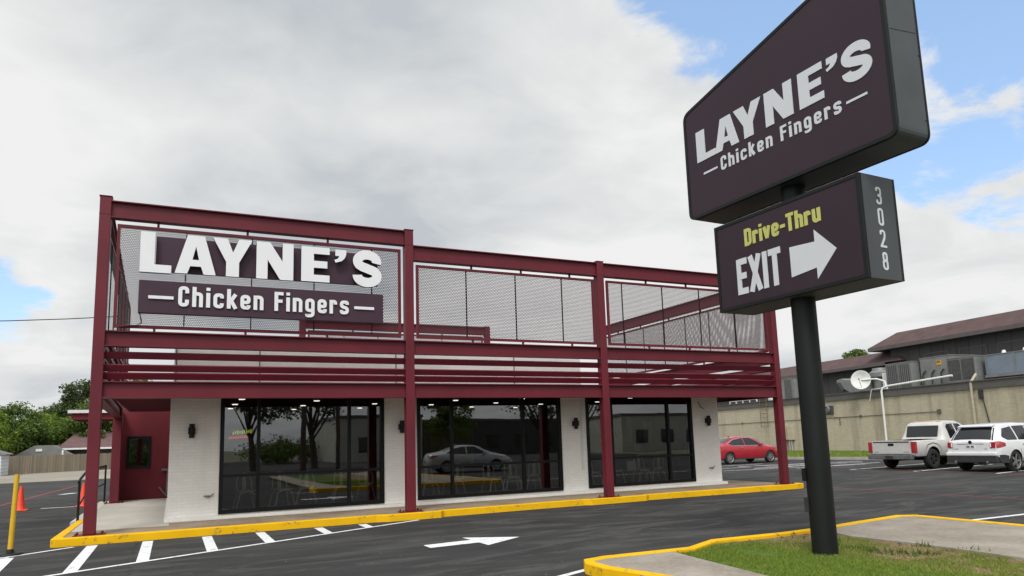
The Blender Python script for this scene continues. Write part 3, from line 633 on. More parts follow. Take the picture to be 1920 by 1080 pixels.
b=MB(); b.box(.18,14.75,YW+.25,24.2,2.951,3.02); b.build('roof','hvac_dark',rb)
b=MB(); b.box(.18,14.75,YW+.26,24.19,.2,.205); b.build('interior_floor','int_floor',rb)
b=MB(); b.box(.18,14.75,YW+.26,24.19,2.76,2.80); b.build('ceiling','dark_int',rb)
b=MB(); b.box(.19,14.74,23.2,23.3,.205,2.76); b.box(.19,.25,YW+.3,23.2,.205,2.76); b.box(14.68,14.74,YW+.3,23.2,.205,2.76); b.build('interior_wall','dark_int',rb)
MULL=[(1.735,3.765),(6.35,8.36),(11.14,13.1)]
for (x0,x1),zs,mu in zip(WX,ZS,MULL):
    f=MB(); ya,yb=YW-.03,YW+.10
    f.box(x0,x0+.085,ya,yb,zs,2.79); f.box(x1-.085,x1,ya,yb,zs,2.79); f.box(x0+.085,x1-.085,ya,yb,zs,zs+.09); f.box(x0+.085,x1-.085,ya,yb,2.72,2.79)
    w=f.build('window','frame',rb)
    f=MB()
    ed=[x0+.085]+[e for m_ in mu for e in (m_-.035,m_+.035)]+[x1-.085]
    for m_ in mu: f.box(m_-.035,m_+.035,ya+.004,yb-.004,zs+.09,2.72)
    for k in range(0,len(ed),2): f.box(ed[k],ed[k+1],ya+.01,yb-.01,1.0,1.06)
    f.build('mullion','frame',w)
    for k in range(0,len(ed),2):
        for z0,z1 in ((zs+.09,1.0),(1.06,2.72)):
            g=MB(); g.poly([(ed[k],YW+.03,z0),(ed[k+1],YW+.03,z0),(ed[k+1],YW+.03,z1),(ed[k],YW+.03,z1)]); g.build('pane','glass',w)
# pipes and taps on the white wall
for x,z,l in ((.72,.62,'small tap stub low on the left white brick pier'),(14.6,.62,'small tap stub low on the right white brick pier')):
    b=MB(); b.tube([(x-.08,YW-.03,z),(x+.06,YW-.03,z)],.018,6); b.tube([(x,YW-.002,z),(x,YW-.09,z-.02)],.02,6); b.tube([(x+.06,YW-.03,z),(x+.11,YW-.03,z+.05)],.014,6)
    tag(b.build('wall_tap','hvac'),l,'tap')
b=MB(); b.tube([(14.25,YW-.02,2.6),(14.32,YW-.03,2.45),(14.45,YW-.03,2.38)],.012,5); tag(b.build('cable','rust'),'loose reddish cable hanging at the top of the right white pier','cable')
b=MB(); b.box(10.12,10.17,YW-.04,YW-.001,.75,2.6); tag(b.build('wall_conduit','white_metal'),'white vertical conduit beside the third window bay','conduit')
# drive thru bay in maroon stucco
dv=empty('drive_thru_bay',(-.7,25.5,.13),'maroon stucco drive-through bay with a black framed window behind the white pier','building bay')
b=MB()
b.box(-1.62,-1.27,25.5,25.7,.13,2.95); b.box(-.65,-.02,25.5,25.7,.13,2.95); b.box(-1.27,-.65,25.5,25.7,.13,1.14); b.box(-1.27,-.65,25.5,25.7,2.06,2.95)
b.box(-1.62,-1.3,25.7,30,.13,2.95); b.box(-1.3,-.02,29.8,30,.13,2.95); b.box(-.2,-.02,25.7,29.8,.13,2.95); b.box(-.02,.15,24.41,29.9,.13,2.95)
b.build('stucco_wall','maroon_wall',dv)
b=MB(); b.box(-1.62,-1.42,24.53,25.49,.13,2.84); b.build('wing_wall','maroon_wall',dv)
b=MB(); b.box(-1.62,0.15,25.5,30,2.951,3.0); b.build('roof','hvac_dark',dv)
f=MB(); f.box(-1.30,-1.22,25.46,25.53,1.1,2.10); f.box(-.70,-.62,25.46,25.53,1.1,2.10); f.box(-1.22,-.70,25.46,25.53,1.1,1.18); f.box(-1.22,-.70,25.46,25.53,2.02,2.10)
w=f.build('window','frame',dv); g=MB(); g.poly([(-1.22,25.5,1.18),(-.70,25.5,1.18),(-.70,25.5,2.02),(-1.22,25.5,2.02)]); g.build('pane','glass',w)
b=MB(); b.box(-1.28,-.66,26.1,26.15,.9,2.2); b.build('interior_wall','dark_int',dv)
cn_=empty('drive_thru_canopy',(-2.3,27.2,0),'small flat canopy with white top and maroon fascia beyond the corner post','canopy')
b=MB(); b.box(-3.05,-1.52,26.4,28.6,2.90,3.0); b.build('roof','white_metal',cn_)
b=MB(); b.box(-2.95,-1.52,26.5,28.5,2.70,2.899); b.build('fascia','maroon_wall',cn_)
b=MB(); b.tube([(-.35,25.42,.5),(-.22,25.42,.32),(-.12,25.44,.2)],.025,6); b.tube([(-.14,25.45,.2),(-.12,25.45,1.0)],.02,6); b.box(-.3,-.1,25.40,25.49,1.0,1.06)
tag(b.build('service_pipe','hvac'),'grey service pipe in the corner of the maroon stucco wall','pipe')

# wall lamps
for k,(x,l) in enumerate(((.36,'black up-down wall lamp on the widest white pier left of the first window'),(5.03,'black up-down wall lamp partly beside the second steel post'),(9.93,'black up-down wall lamp on the pier between second and third window'),(14.55,'black up-down wall lamp on the rightmost white pier'))):
    r_=empty('wall_lamp',(x,YW-.08,1.88),l,'wall lamp','black wall lamps on the white piers')
    b=MB(); b.tube([(x,YW-.09,1.87),(x,YW-.09,2.17)],.055,12); b.build('lamp_cylinder','black',r_); b=MB(); b.box(x-.07,x+.07,YW-.13,YW-.001,1.95,2.09); b.build('wall_bracket','black',r_)

# ================================================================== WALL SIGN
EX,EZ,EN=(1,0,0),(0,0,1),(0,-1,0); SO=(0,YF,0)
ws=empty('wall_sign',(1.7,YF-.05,4.2),'large white raised restaurant lettering on plum panels hung on the perforated screen','sign')
b=MB(); b.box(-.42,4.0,YF-.10,YF-.04,5.10,5.80); b.build('backing_panel','plum',ws)
b=MB(); b.box(-.69,4.09,YF-.22,YF-.06,4.25,4.885); b.build('lower_panel',['plum'],ws)
b=MB()
for x in (-.3,1.2,2.7,3.9):
    b.box(x-.02,x+.02,YF-.05,YF-.001,4.3,4.85); b.box(x-.02,x+.02,YF-.035,YF-.001,5.14,5.76)
b.build('mounting_rail','black',ws)
for ch,x0,x1,z0,h in (('L',-.69,-.14,5.04,.80),('A',-.08,.665,5.06,.78),('Y',.60,1.345,5.06,.78),('N',1.43,2.165,5.06,.78),('E',2.325,2.915,5.07,.76),("'",3.015,3.27,5.50,.30),('S',3.40,4.06,5.02,.84)):
    if ch=="'": z0,h=5.52,.29
    mb=heavy(ch,x0,x1,z0,h,SO,EX,EZ,EN,.17,.25,1); mb.build('letter',['white_letter','letter_side'],ws)
for mb in stroke_text('Chicken Fingers',-.0,3.33,4.40,.40,SO,EX,EZ,EN,.221,.25,.13,1.0,1): mb.build('letter',['white_letter','letter_side'],ws)
for x0,x1 in ((-.52,-.08),(3.45,3.88)):
    b=MB(); b.box(x0,x1,YF-.25,YF-.221,4.525,4.585); b.build('dash',['white_letter'],ws)

# ================================================================== POLE SIGN
PXY=Vector((7.40,6.57)); TH=R(-88.11); E_=Vector((math.cos(TH),math.sin(TH),0)); Nn=Vector((-math.sin(TH),math.cos(TH),0)); FN=-Nn
ps=empty('pole_sign',(PXY.x,PXY.y,.08),'tall plum and dark grey double cabinet roadside sign on one black pole','pole sign')
O3=Vector((PXY.x,PXY.y,0)); UPV=Vector((0,0,1))
b=MB(); b.tube([(PXY.x,PXY.y,.05),(PXY.x,PXY.y,5.4)],.153,32,cap=False); b.build('pole','black',ps,smooth=True)
for z0,z1,mt in ((.60,.78,'plastic'),(.98,1.14,'black')):
    bx=MB(); bx.box(PXY.x-.16,PXY.x-.11,PXY.y+.06,PXY.y+.12,z0,z1); bx.build('junction_box',mt,ps)
def cabinet(poly,dep,r,nm):
    def rnd_(PP,rad): return fillet(PP,rad,True,6) if r>.02 else PP
    P=rnd_(poly,r)
    b=MB(); b.prism(P,O3,E_,UPV,Nn,-dep/2+.012,dep/2-.012); cab=b.build(nm,'sign_side',ps)
    # lip frame front and back
    cxm=sum(p[0] for p in poly)/len(poly); czm=sum(p[1] for p in poly)/len(poly)
    def ins(k):
        n=len(poly); out=[]; V_=[Vector(p) for p in poly]
        for i in range(n):
            t1=(V_[i]-V_[i-1]).normalized(); t2=(V_[(i+1)%n]-V_[i]).normalized(); n1=Vector((-t1.y,t1.x)); n2=Vector((-t2.y,t2.x)); m_=(n1+n2).normalized(); q=V_[i]+m_*(k/m_.dot(n1)); out.append((q.x,q.y))
        return rnd_(out,max(.03,r-k))
    I=ins(.045); f=MB(); n=len(P)
    for s_ in (-1,1):
        for i in range(n):
            j=(i+1)%n; f.prism([P[i],P[j],I[j],I[i]],O3,E_,UPV,Nn*s_,dep/2-.04,dep/2+.006)
    f.build('retainer_frame','black',cab)
    for s_ in (-1,1):
        f=MB(); f.prism(ins(.043),O3,E_,UPV,Nn*s_,dep/2-.02,dep/2-.002); f.build('sign_face','sign_face',cab)
    return cab
A0,A1,D=-1.696,1.71,.593
big=cabinet([(A0,4.841),(A1,4.841),(A1,7.286),(A0,6.55)],D,.13,'main_cabinet')
B0,B1,d_=-1.174,1.198,.639
sm=cabinet([(B0,3.328),(B1,3.328),(B1,4.583),(B0,4.583)],d_,.008,'lower_cabinet')
def pt_part(mb,mat='grey_letter',par=None): mb.build('letter',[mat],par)
dd=D/2-.002; 
for ch,x0,x1 in (('L',-1.44,-1.05),('A',-1.06,-.59),('Y',-.66,-.15),('N',-.095,.365),('E',.465,.835),("'",.89,1.06),('S',1.09,1.515)):
    z0,h=5.68,.48
    if ch=="'": z0,h=5.98,.17
    pt_part(heavy(ch,x0,x1,z0,h,O3,E_,UPV,FN,dd,dd+.008),'grey_letter',big)
for mb in stroke_text('Chicken Fingers',-.97,1.055,5.395,.205,O3,E_,UPV,FN,dd,dd+.006,.15,.95): pt_part(mb,'grey_letter',big)
for x0,x1 in ((-1.325,-1.04),(1.12,1.40)):
    b=MB(); b.prism([(x0,5.46),(x1,5.46),(x1,5.49),(x0,5.49)],O3,E_,UPV,FN,dd,dd+.006); b.build('dash','grey_letter',big)
dd=d_/2-.002
for mb in stroke_text('Drive-Thru',-.61,.635,4.165,.235,O3,E_,UPV,FN,dd,dd+.006,.09,1.15): pt_part(mb,'yellow_letter',sm)
for mb in stroke_text('EXIT',-.795,-.02,3.51,.50,O3,E_,UPV,FN,dd,dd+.006,.06,1.05): pt_part(mb,'grey_letter',sm)
b=MB(); b.prism([(.13,3.56),(.518,3.60),(.518,3.455),(.818,3.768),(.518,4.08),(.518,3.93),(.13,3.955)],O3,E_,UPV,FN,dd,dd+.006); b.build('arrow_symbol','grey_letter',sm)
for ch,z in (('3',4.225),('0',3.965),('2',3.70),('8',3.43)):
    b=MB(); stroke_glyph(b,ch,-.055,z,.25,.225,O3+E_*B1,Nn,UPV,E_,.0,.005,None,.70); b.build('digit','grey_letter',sm)
b=MB()
for z in (5.1,5.9,6.7): b.obox(O3+E_*(A1+.001)+Nn*.25+UPV*z,E_,Nn,UPV,.004,.008,.008)
b.obox(O3+E_*(A1+.0005)+UPV*6.15,E_,(Nn+UPV*.12),UPV,.002,.24,.003)
b.build('rivet','black',big)

# ================================================================== RESTAURANT INTERIOR
def make_chair():
    r=empty('metal_chair',(0,0,0),'pale metal dining chair','chair')
    b=MB(); b.box(-.19,.19,-.19,.19,.43,.455); b.build('seat','steel_chair',r,bevel=.008)
    for y in (-.18,.18):
        b=MB(); pts=[(-.24,y*1.22,0),(-.19,y*1.1,.26),(-.165,y,.36),(-.12,y,.405),(0,y,.425),(.12,y,.405),(.165,y,.36),(.19,y*1.1,.26),(.24,y*1.22,0)]
        b.tube(pts,.019,6); b.build('leg_arch','steel_chair',r)
    b=MB(); b.tube([(-.17,.18,.44),(-.165,.22,.66),(-.12,.235,.80),(0,.24,.835),(.12,.235,.80),(.165,.22,.66),(.17,.18,.44)],.017,6); b.box(-.04,.04,.20,.22,.45,.80); b.build('backrest','steel_chair',r)
    return r
def make_table():
    r=empty('dining_table',(0,0,0),'pale topped dining table','table')
    b=MB(); b.box(-.35,.35,-.35,.35,.73,.76); b.build('table_top','table_top',r,bevel=.006)
    b=MB(); b.tube([(0,0,.02),(0,0,.73)],.035,8); b.box(-.25,.25,-.03,.03,0,.03); b.box(-.03,.03,-.25,.25,0.001,.031); b.build('pedestal','black',r); return r
chair=make_chair(); table=make_table(); fz=.205
spots=[(1.55,17.65,.1),(2.35,17.6,.2),(2.95,17.9,3.0),(3.75,17.6,-.1),(4.45,18.1,2.9),(5.95,17.6,0),(6.75,17.9,3.3),(7.75,17.6,.15),(8.35,17.65,-.2),(9.1,18.0,3.1),(10.85,17.6,.1),(11.8,17.9,.2),(12.6,17.6,-.15),(13.3,17.9,3.0)]
wn3=['first','second','third']
desc=['left end of the row','second from the left','pushed in further back, middle of the row','fourth, facing the glass','right end, set further back']
for i,(x,y,a) in enumerate(spots):
    wi=0 if x<5 else (1 if x<10 else 2); k=sum(1 for s_ in spots[:i] if (0 if s_[0]<5 else (1 if s_[0]<10 else 2))==wi)
    lab='pale metal chair behind the %s window bay, %s'%(wn3[wi],desc[k])
    if i==0: o=chair; o.location=(x,y,fz); o.rotation_euler=(0,0,a); o['label']=lab; o['group']='metal dining chairs inside'
    else: copy_tree(chair,(x,y,fz),a,lab,'metal dining chairs inside')
tsp=[(1.9,18.6,'table nearest the left edge of the first window bay'),(4.3,18.6,'table nearest the right edge of the first window bay'),(6.9,18.6,'table behind the left half of the second window bay'),(8.6,18.6,'table behind the right half of the second window bay'),(11.4,18.6,'table behind the left half of the third window bay'),(12.9,18.6,'table behind the right half of the third window bay')]
for i,(x,y,l) in enumerate(tsp):
    l='pale topped dining '+l
    if i==0: table.location=(x,y,fz); table['label']=l; table['group']='dining tables inside'
    else: copy_tree(table,(x,y,fz),0,l,'dining tables inside')
DL=[(1.42,17.6),(1.42,19.65),(1.45,21.65),(3.25,18.3),(3.25,20.4),(3.3,22.4),(5.1,17.6),(5.1,19.7),(5.2,21.9),(7.0,18.3),(7.0,20.35),(7.0,22.4),(8.75,17.7),(8.8,19.6),(8.9,21.8),(10.8,18.3),(10.75,20.4),(10.8,22.4),(12.2,17.45),(12.25,19.35),(12.3,21.3)]
for k,(x,y) in enumerate(DL):
    b=MB(); b.lathe([(.0,0),(.065,0),(.075,.012),(.075,.018)],(x,y,2.741),(0,0,1),16); o=b.build('ceiling_downlight','lamp')
    tag(o,'lit round ceiling downlight, %s of the %s line of lamps counted from the left'%(['nearest','middle','deepest'][k%3],['first','second','third','fourth','fifth','sixth','seventh'][k//3]),'downlight','ceiling downlights')
nb=empty('neon_sign',(1.55,20.2,1.95),'small glowing yellow and red sign at the left of the first window','lit sign')
b=MB()
for i in range(9): b.box(1.42+i*.055,1.455+i*.055,20.2,20.22,1.98+(i%2)*.02+i*.004,2.06+(i%3)*.015+i*.004)
b.build('yellow_tubes','neon_y',nb); b=MB()
for i in range(9): b.box(1.32+i*.055,1.36+i*.055,20.2,20.22,1.87+i*.003,1.93+(i%2)*.015+i*.003)
b.build('red_tubes','neon_r',nb)
b=MB(); b.box(7.6,9.4,22.9,22.95,.9,2.1); tag(b.build('partition','lemon',bevel=.01),'lime yellow partition deep inside behind the second window','partition')
pc=[(11.35,17.15,.50,'white paper notice low on the glass of the third window')]
for x,y,z,l in pc:
    b=MB(); b.box(11.62,11.93,YW+.045,YW+.048,.66,.93); tag(b.build('paper_notice','paper'),l,'notice')
mbz=empty('menu_boards',(13.3,19.5,.2),'pale counter, menus and equipment deep inside behind the third window','counter')
b=MB(); b.box(12.4,14.6,19.25,19.9,.205,1.1); b.build('counter','dark_int',mbz)
for i,(x0,x1,z0,z1) in enumerate(((12.83,13.03,1.70,2.0),(13.27,13.42,1.45,2.22),(13.9,14.22,1.38,2.1),(13.5,13.75,1.15,1.45))):
    b=MB(); b.box(x0,x1,19.2,19.22,z0,z1); b.build('board','white_metal',mbz)

# ================================================================== VEHICLES
def lerpk(keys,x):
    if x<=keys[0][0]: return keys[0][1]
    for (a,va),(c,vc) in zip(keys,keys[1:]):
        if x<=c: return va+(vc-va)*(x-a)/(c-a) if c>a else vc
    return keys[-1][1]
class Car:
    def __init__(s,zl,zb,zt,w,wt,L): s.k=dict(zl=zl,zb=zb,zt=zt,w=w,wt=wt); s.L=L
    def g(s,n,x):
        h=.045; ks=s.k[n]; return (lerpk(ks,x-h)+2*lerpk(ks,x)+lerpk(ks,x+h))/4 if h<x<s.L-h else lerpk(ks,x)
    def sec(s,x):
        zl,zb,zt,w,wt=(s.g(n,x) for n in ('zl','zb','zt','w','wt')); zb=min(zb,zt-.02)
        return [(0,zl),(w*.80,zl),(w*.95,zl+.05),(w*.985,zl+(zb-zl)*.25),(w,zl+(zb-zl)*.6),(w*.985,zb-.05),(w*.955,zb),(w*.955*.5+wt*.5+.012,(zb+zt-.05)/2),(wt,max(zb+.005,zt-.05)),(wt*.86,zt-.005),(wt*.45,zt+.012),(0,zt+.018)]
    def side(s,x,z):
        P=s.sec(x)[3:9]
        for (ya,za),(yb,zb) in zip(P,P[1:]):
            if z<=zb: return ya+(yb-ya)*max(0,(z-za))/max(1e-6,zb-za)
        return P[-1][0]
    def body(s,root,mat,arches,ar,cut=None,well='black'):
        xs=[0]; 
        while xs[-1]<s.L-.07: xs.append(xs[-1]+.06)
        xs.append(s.L); b=MB(); n=12; rings=[]
        for x in xs:
            P=s.sec(x); ring=[(x,y,z) for y,z in P]+[(x,-y,z) for y,z in reversed(P[1:-1])]; rings.append(len(b.v)); b.v+=ring
        m_=len(ring)
        for k in range(len(xs)-1):
            for j in range(m_):
                b.f.append((rings[k]+j,rings[k]+(j+1)%m_,rings[k+1]+(j+1)%m_,rings[k+1]+j)); b.mi.append(0)
        b.f.append(tuple(rings[0]+j for j in range(m_))); b.mi.append(0); b.f.append(tuple(rings[-1]+j for j in reversed(range(m_)))); b.mi.append(0)
        o=b.build('body',[mat,well],root)
        cb=MB()
        for xa in arches:
            for sy in (-1,1):
                cb.tube([(xa,sy*.58,ar*.92),(xa,sy*1.3,ar*.92)],ar,32)
        if cut: cb.box(*cut)
        c=cb.build('cutter',[well],root)
        md=o.modifiers.new('b','BOOLEAN'); md.object=c; md.operation='DIFFERENCE'; md.solver='EXACT'
        bpy.context.view_layer.update()
        dg=bpy.context.evaluated_depsgraph_get(); me=bpy.data.meshes.new_from_object(o.evaluated_get(dg)); o.modifiers.clear(); o.data=me
        bpy.data.objects.remove(c,do_unlink=True)
        for p in me.polygons:
            cpt=p.center; inside=False
            for xa in arches:
                if math.hypot(cpt.x-xa,cpt.z-ar*.92)<ar+.004 and (abs(p.normal.y)<.25 or abs(cpt.y)<.6): inside=True
            if inside: p.material_index=1
        me.polygons.foreach_set('use_smooth',[True]*len(me.polygons)); me.set_sharp_from_angle(angle=R(35)); return o
    def side_patch(s,root,name,mat,outline_lo,outline_hi,off=.006,sides=(1,-1),par=None,th=0):
        x0,x1=outline_lo[0][0],outline_lo[-1][0]; out=[]
        for sy in sides:
            b=MB(); nx=max(3,int((x1-x0)/.06)); g=[]
            for i in range(nx+1):
                x=x0+(x1-x0)*i/nx; zl,zh=lerpk(outline_lo,x),lerpk(outline_hi,x); row=[]
                for j in range(6):
                    z=zl+(zh-zl)*j/5; row.append((x,sy*(s.side(x,z)+off),z))
                g.append(row)
            for i in range(nx):
                for j in range(5): b.poly([g[i][j],g[i+1][j],g[i+1][j+1],g[i][j+1]])
            out.append(b.build(name,mat,par or root,smooth=True))
        return out
    def top_patch(s,root,name,mat,x0,x1,inset,off=.008,par=None):
        b=MB(); nx=8; g=[]
        for i in range(nx+1):
            x=x0+(x1-x0)*i/nx; P=s.sec(x); wt=P[8][0]*inset; dz=(s.sec(x+.02)[10][1]-s.sec(x-.02)[10][1])/.04; nrm=Vector((-dz,0,1)).normalized()*off; row=[]
            for j in range(9):
                y=wt*(-1+2*j/8); ay=abs(y); Q=P[8:]; z=Q[-1][1]
                for (ya,za),(yb,zb) in zip(Q,Q[1:]):
                    if yb<=ay<=ya: z=za+(zb-za)*(ya-ay)/max(1e-6,ya-yb)
                row.append((x+nrm.x,y,z+nrm.z))
            g.append(row)
        for i in range(nx):
            for j in range(8): b.poly([g[i][j],g[i+1][j],g[i+1][j+1],g[i][j+1]])
        return b.build(name,mat,par or root,smooth=True)
def wheels(root,xs,yh,r,wd,rimmat,spokes=10,rr=.68):
    for x in xs:
        for sy in (1,-1):
            y=sy*yh; b=MB(); b.lathe([(r*rr,-wd*.5),(r*.90,-wd*.5),(r*.98,-wd*.36),(r,-wd*.2),(r,wd*.2),(r*.98,wd*.36),(r*.90,wd*.5),(r*rr,wd*.5)],(x,y,r),(0,sy,0),28)
            w=b.build('wheel','tyre',root,smooth=True)
            b=MB(); b.lathe([(r*rr,wd*.48),(r*(rr-.04),wd*.44),(r*(rr-.06),wd*.2)],(x,y,r),(0,sy,0),28); b.lathe([(.001,wd*.40),(r*.13,wd*.40),(r*.15,wd*.3)],(x,y,r),(0,sy,0),12)
            for k in range(spokes):
                a=2*math.pi*k/spokes; d=Vector((math.cos(a),0,math.sin(a))); t=Vector((-math.sin(a),0,math.cos(a)))
                b.obox(Vector((x,y+sy*wd*.36,r))+d*r*.39,d,t,(0,1,0),r*.28,r*(.07 if spokes>6 else .10),.012)
            b.build('rim',rimmat,w)
            b=MB(); b.lathe([(.001,wd*.1),(r*(rr-.05),wd*.1)],(x,y,r),(0,sy,0),20); b.build('brake_disc','black',w)
def place(root,x,y,rz): root.location=(x,y,.005); root.rotation_euler=(0,0,rz)
def sedan(nm,label,paintm,rimm):
    c=Car(zl=[(0,.30),(.3,.24),(4.3,.22),(4.64,.30)],
      zb=[(0,.80),(.12,.93),(.6,.97),(2.0,.93),(3.4,.90),(4.1,.80),(4.5,.68),(4.64,.55)],
      zt=[(0,.88),(.07,1.02),(.55,1.07),(.72,1.11),(1.35,1.36),(1.75,1.435),(2.1,1.45),(2.5,1.42),(2.8,1.35),(3.5,1.00),(3.62,.97),(4.2,.87),(4.5,.74),(4.64,.60)],
      w=[(0,.72),(.12,.84),(.5,.90),(4.0,.90),(4.4,.82),(4.64,.62)],
      wt=[(0,.62),(.5,.70),(.75,.66),(1.5,.58),(2.6,.60),(3.4,.68),(3.7,.74),(4.3,.68),(4.64,.5)],L=4.64)
    r=empty(nm,(0,0,0),label,'car')
    c.body(r,paintm,(.93,3.63),.355)
    wheels(r,(.93,3.63),.80,.325,.21,rimm,10)
    c.side_patch(r,'side_window','glass_dark',[(.98,1.07),(1.2,.985),(1.98,.965)],[(.98,1.09),(1.35,1.27),(1.98,1.375)])
    c.side_patch(r,'side_window','glass_dark',[(2.04,.965),(3.15,.965)],[(2.04,1.375),(2.5,1.355),(3.15,1.03)])
    c.side_patch(r,'window_trim','chrome',[(.9,1.06),(1.17,.965),(3.25,.945)],[(.9,1.075),(1.17,.982),(3.25,.962)],.010)
    c.side_patch(r,'window_trim','chrome',[(.9,1.07),(1.35,1.28),(1.98,1.385),(2.5,1.365)],[(.9,1.085),(1.35,1.295),(1.98,1.40),(2.5,1.38)],.008)
    c.top_patch(r,'rear_window','glass_dark',.78,1.45,.90); c.top_patch(r,'windscreen','glass_dark',2.82,3.45,.92)
    for x in (1.75,2.85):
        for sy in (1,-1):
            b=MB(); y=c.side(x,.84)*sy; b.obox((x,y+sy*.02,.85),(1,0,0),(0,1,0),(0,0,1),.10,.012,.014); b.build('door_handle','chrome',r,bevel=.004)
    for x in (1.2,2.02,3.15):
        for sy in (1,-1):
            b=MB(); b.poly([(x+dx,sy*(c.side(x,z)+.003),z) for dx,z in ((0,.32),(.012,.32),(.012,.6),(.012,.93),(0,.93),(0,.6))]); b.build('door_seam','black',r)
    c.side_patch(r,'tail_light','tail',[(.02,.80),(.42,.86)],[(.02,.93),(.42,.93)],.010)
    c.side_patch(r,'headlight','chrome',[(4.0,.64),(4.5,.60)],[(4.0,.76),(4.5,.70)],.008)
    c.side_patch(r,'sill','plastic',[(1.35,.25),(3.2,.25)],[(1.35,.31),(3.2,.31)],.006)
    for sy in (1,-1):
        b=MB(); b.obox((3.0,sy*.93,1.0),(1,0,0),(0,1,0),(0,0,1),.07,.09,.055); b.build('wing_mirror',paintm,r,bevel=.03)
    b=MB(); b.obox((1.6,0,1.465),(1,0,.1),(0,1,0),(0,0,1),.07,.02,.03); b.build('antenna_fin',paintm,r,bevel=.01)
    return r,c
red,_=sedan('red_sedan','shiny red sedan parked side-on in front of the beige wall, half behind the white pier','red_paint','rim')
place(red,26.0,30.5,R(-4))
slv,_=sedan('silver_sedan','silver sedan parked across the street, seen reflected in the second window','silver_paint','rim'); place(slv,12.2,-2.6,R(8))
# pickup
def pickup():
    r=empty('pickup_truck',(0,0,0),'dirty white pickup truck with peeling roof parked nose-in at the beige wall','pickup truck')
    c=Car(zl=[(0,.52),(.2,.48),(5.5,.42),(5.75,.5)],
      zb=[(0,1.06),(2.0,1.08),(2.1,1.10),(4.2,1.10),(5.4,1.0),(5.75,.85)],
      zt=[(0,1.13),(2.02,1.15),(2.08,1.20),(2.28,1.74),(2.40,1.84),(2.8,1.885),(3.4,1.875),(3.65,1.80),(4.3,1.27),(4.4,1.22),(5.4,1.10),(5.75,.92)],
      w=[(0,.965),(.1,.985),(5.3,.985),(5.75,.85)],
      wt=[(0,.93),(2.04,.93),(2.12,.80),(2.3,.74),(2.8,.70),(3.5,.70),(4.2,.80),(4.4,.88),(5.75,.75)],L=5.75)
    c.body(r,'old_white',(1.18,4.75),.46,cut=(.07,1.98,-.80,.80,.72,1.4))
    wheels(r,(1.18,4.75),.85,.39,.25,'darkrim',5,.60)
    c.side_patch(r,'side_window','glass_dark',[(2.46,1.17),(3.0,1.16)],[(2.46,1.64),(2.6,1.74),(3.0,1.76)])
    c.side_patch(r,'side_window','glass_dark',[(3.10,1.16),(3.98,1.16)],[(3.10,1.76),(3.45,1.75),(3.98,1.36)])
    c.side_patch(r,'wheel_arch_lip','plastic',[(.60,.54),(.68,.78),(.85,.93),(1.18,1.0),(1.51,.93),(1.68,.78),(1.76,.54)],[(.60,.56),(.68,.82),(.85,.965),(1.18,1.035),(1.51,.965),(1.68,.82),(1.76,.56)],.004)
    for x in (2.10,3.06,4.05):
        for sy in (1,-1):
            b=MB(); b.poly([(x+dx,sy*(c.side(x,z)+.004),z) for dx,z in ((0,.5),(.014,.5),(.014,.8),(.014,1.08),(0,1.08),(0,.8))]); b.build('door_seam','black',r)
    b=MB(); b.obox((2.135,0,1.47),(.33,0,1),(0,1,0),(1,0,-.33),.235,.655,.012); b.build('rear_window','glass_dark',r,bevel=.01)
    c.top_patch(r,'peeled_roof_paint','peel',2.42,2.60,.82)
    c.top_patch(r,'windscreen','glass_dark',3.70,4.25,.9)
    b=MB(); b.box(-.022,-.001,-.80,.80,.62,1.115); tg=b.build('tailgate','old_white',r,bevel=.008)
    b=MB(); b.box(-.03,-.02,-.76,.76,1.06,1.105); b.build('tailgate_cap','plastic',tg); b=MB(); b.box(-.035,-.02,-.12,.12,.93,1.03); b.build('tailgate_handle','black',tg,bevel=.01)
    b=MB(); b.box(-.026,-.021,-.74,-.50,.68,.70); b.box(-.026,-.021,.55,.72,.68,.70); b.build('badge','hvac_dark',tg)
    for sy in (1,-1):
        b=MB(); b.box(-.03,.12,sy*.83 if sy>0 else -.992,.992 if sy>0 else -.83,.66,1.09); b.build('tail_light','tail',r,bevel=.012)
    b=MB(); b.box(-.20,-.03,-.93,.93,.40,.60); bp=b.build('rear_bumper','bumper',r,bevel=.03); b=MB(); b.box(-.17,-.02,-.80,.80,.601,.625); b.build('bumper_step','plastic',bp); b=MB(); b.box(-.215,-.201,-.16,.16,.43,.55); b.build('bumper_recess','plastic',bp)
    b=MB(); b.tube([(.4,0,.42),(5.2,0,.42)],.09,8); b.tube([(1.18,-.75,.39),(1.18,.75,.39)],.06,8); b.box(.3,.8,-.35,.35,.36,.52); b.build('chassis','black',r)
    for sy in (1,-1):
        b=MB(); b.obox((3.75,sy*1.09,1.28),(1,0,0),(0,1,0),(0,0,1),.05,.11,.11); b.build('wing_mirror','plastic',r,bevel=.02)
        b=MB(); b.obox((3.2,sy*(c.side(3.2,1.0)+.02),1.0),(1,0,0),(0,1,0),(0,0,1),.09,.015,.02); b.build('door_handle','plastic',r)
    return r
def peelm():
    x=M('peeled_roof_paint'); n1=x.noise(5,6,.7); x.base(x.ramp(n1,[(.42,(.58,.56,.5)),(.46,(.55,.42,.12)),(.54,(.45,.04,.05)),(.66,(.5,.4,.15)),(.7,(.58,.56,.5))])); x.set(rough=.6); return x.m
MAT['peel']=peelm()
MAT['bumper']=simple('worn_steel_bumper',(.15,.15,.155),.5,.4,.3,5)
pk=pickup(); place(pk,25.9,19.3,R(3))
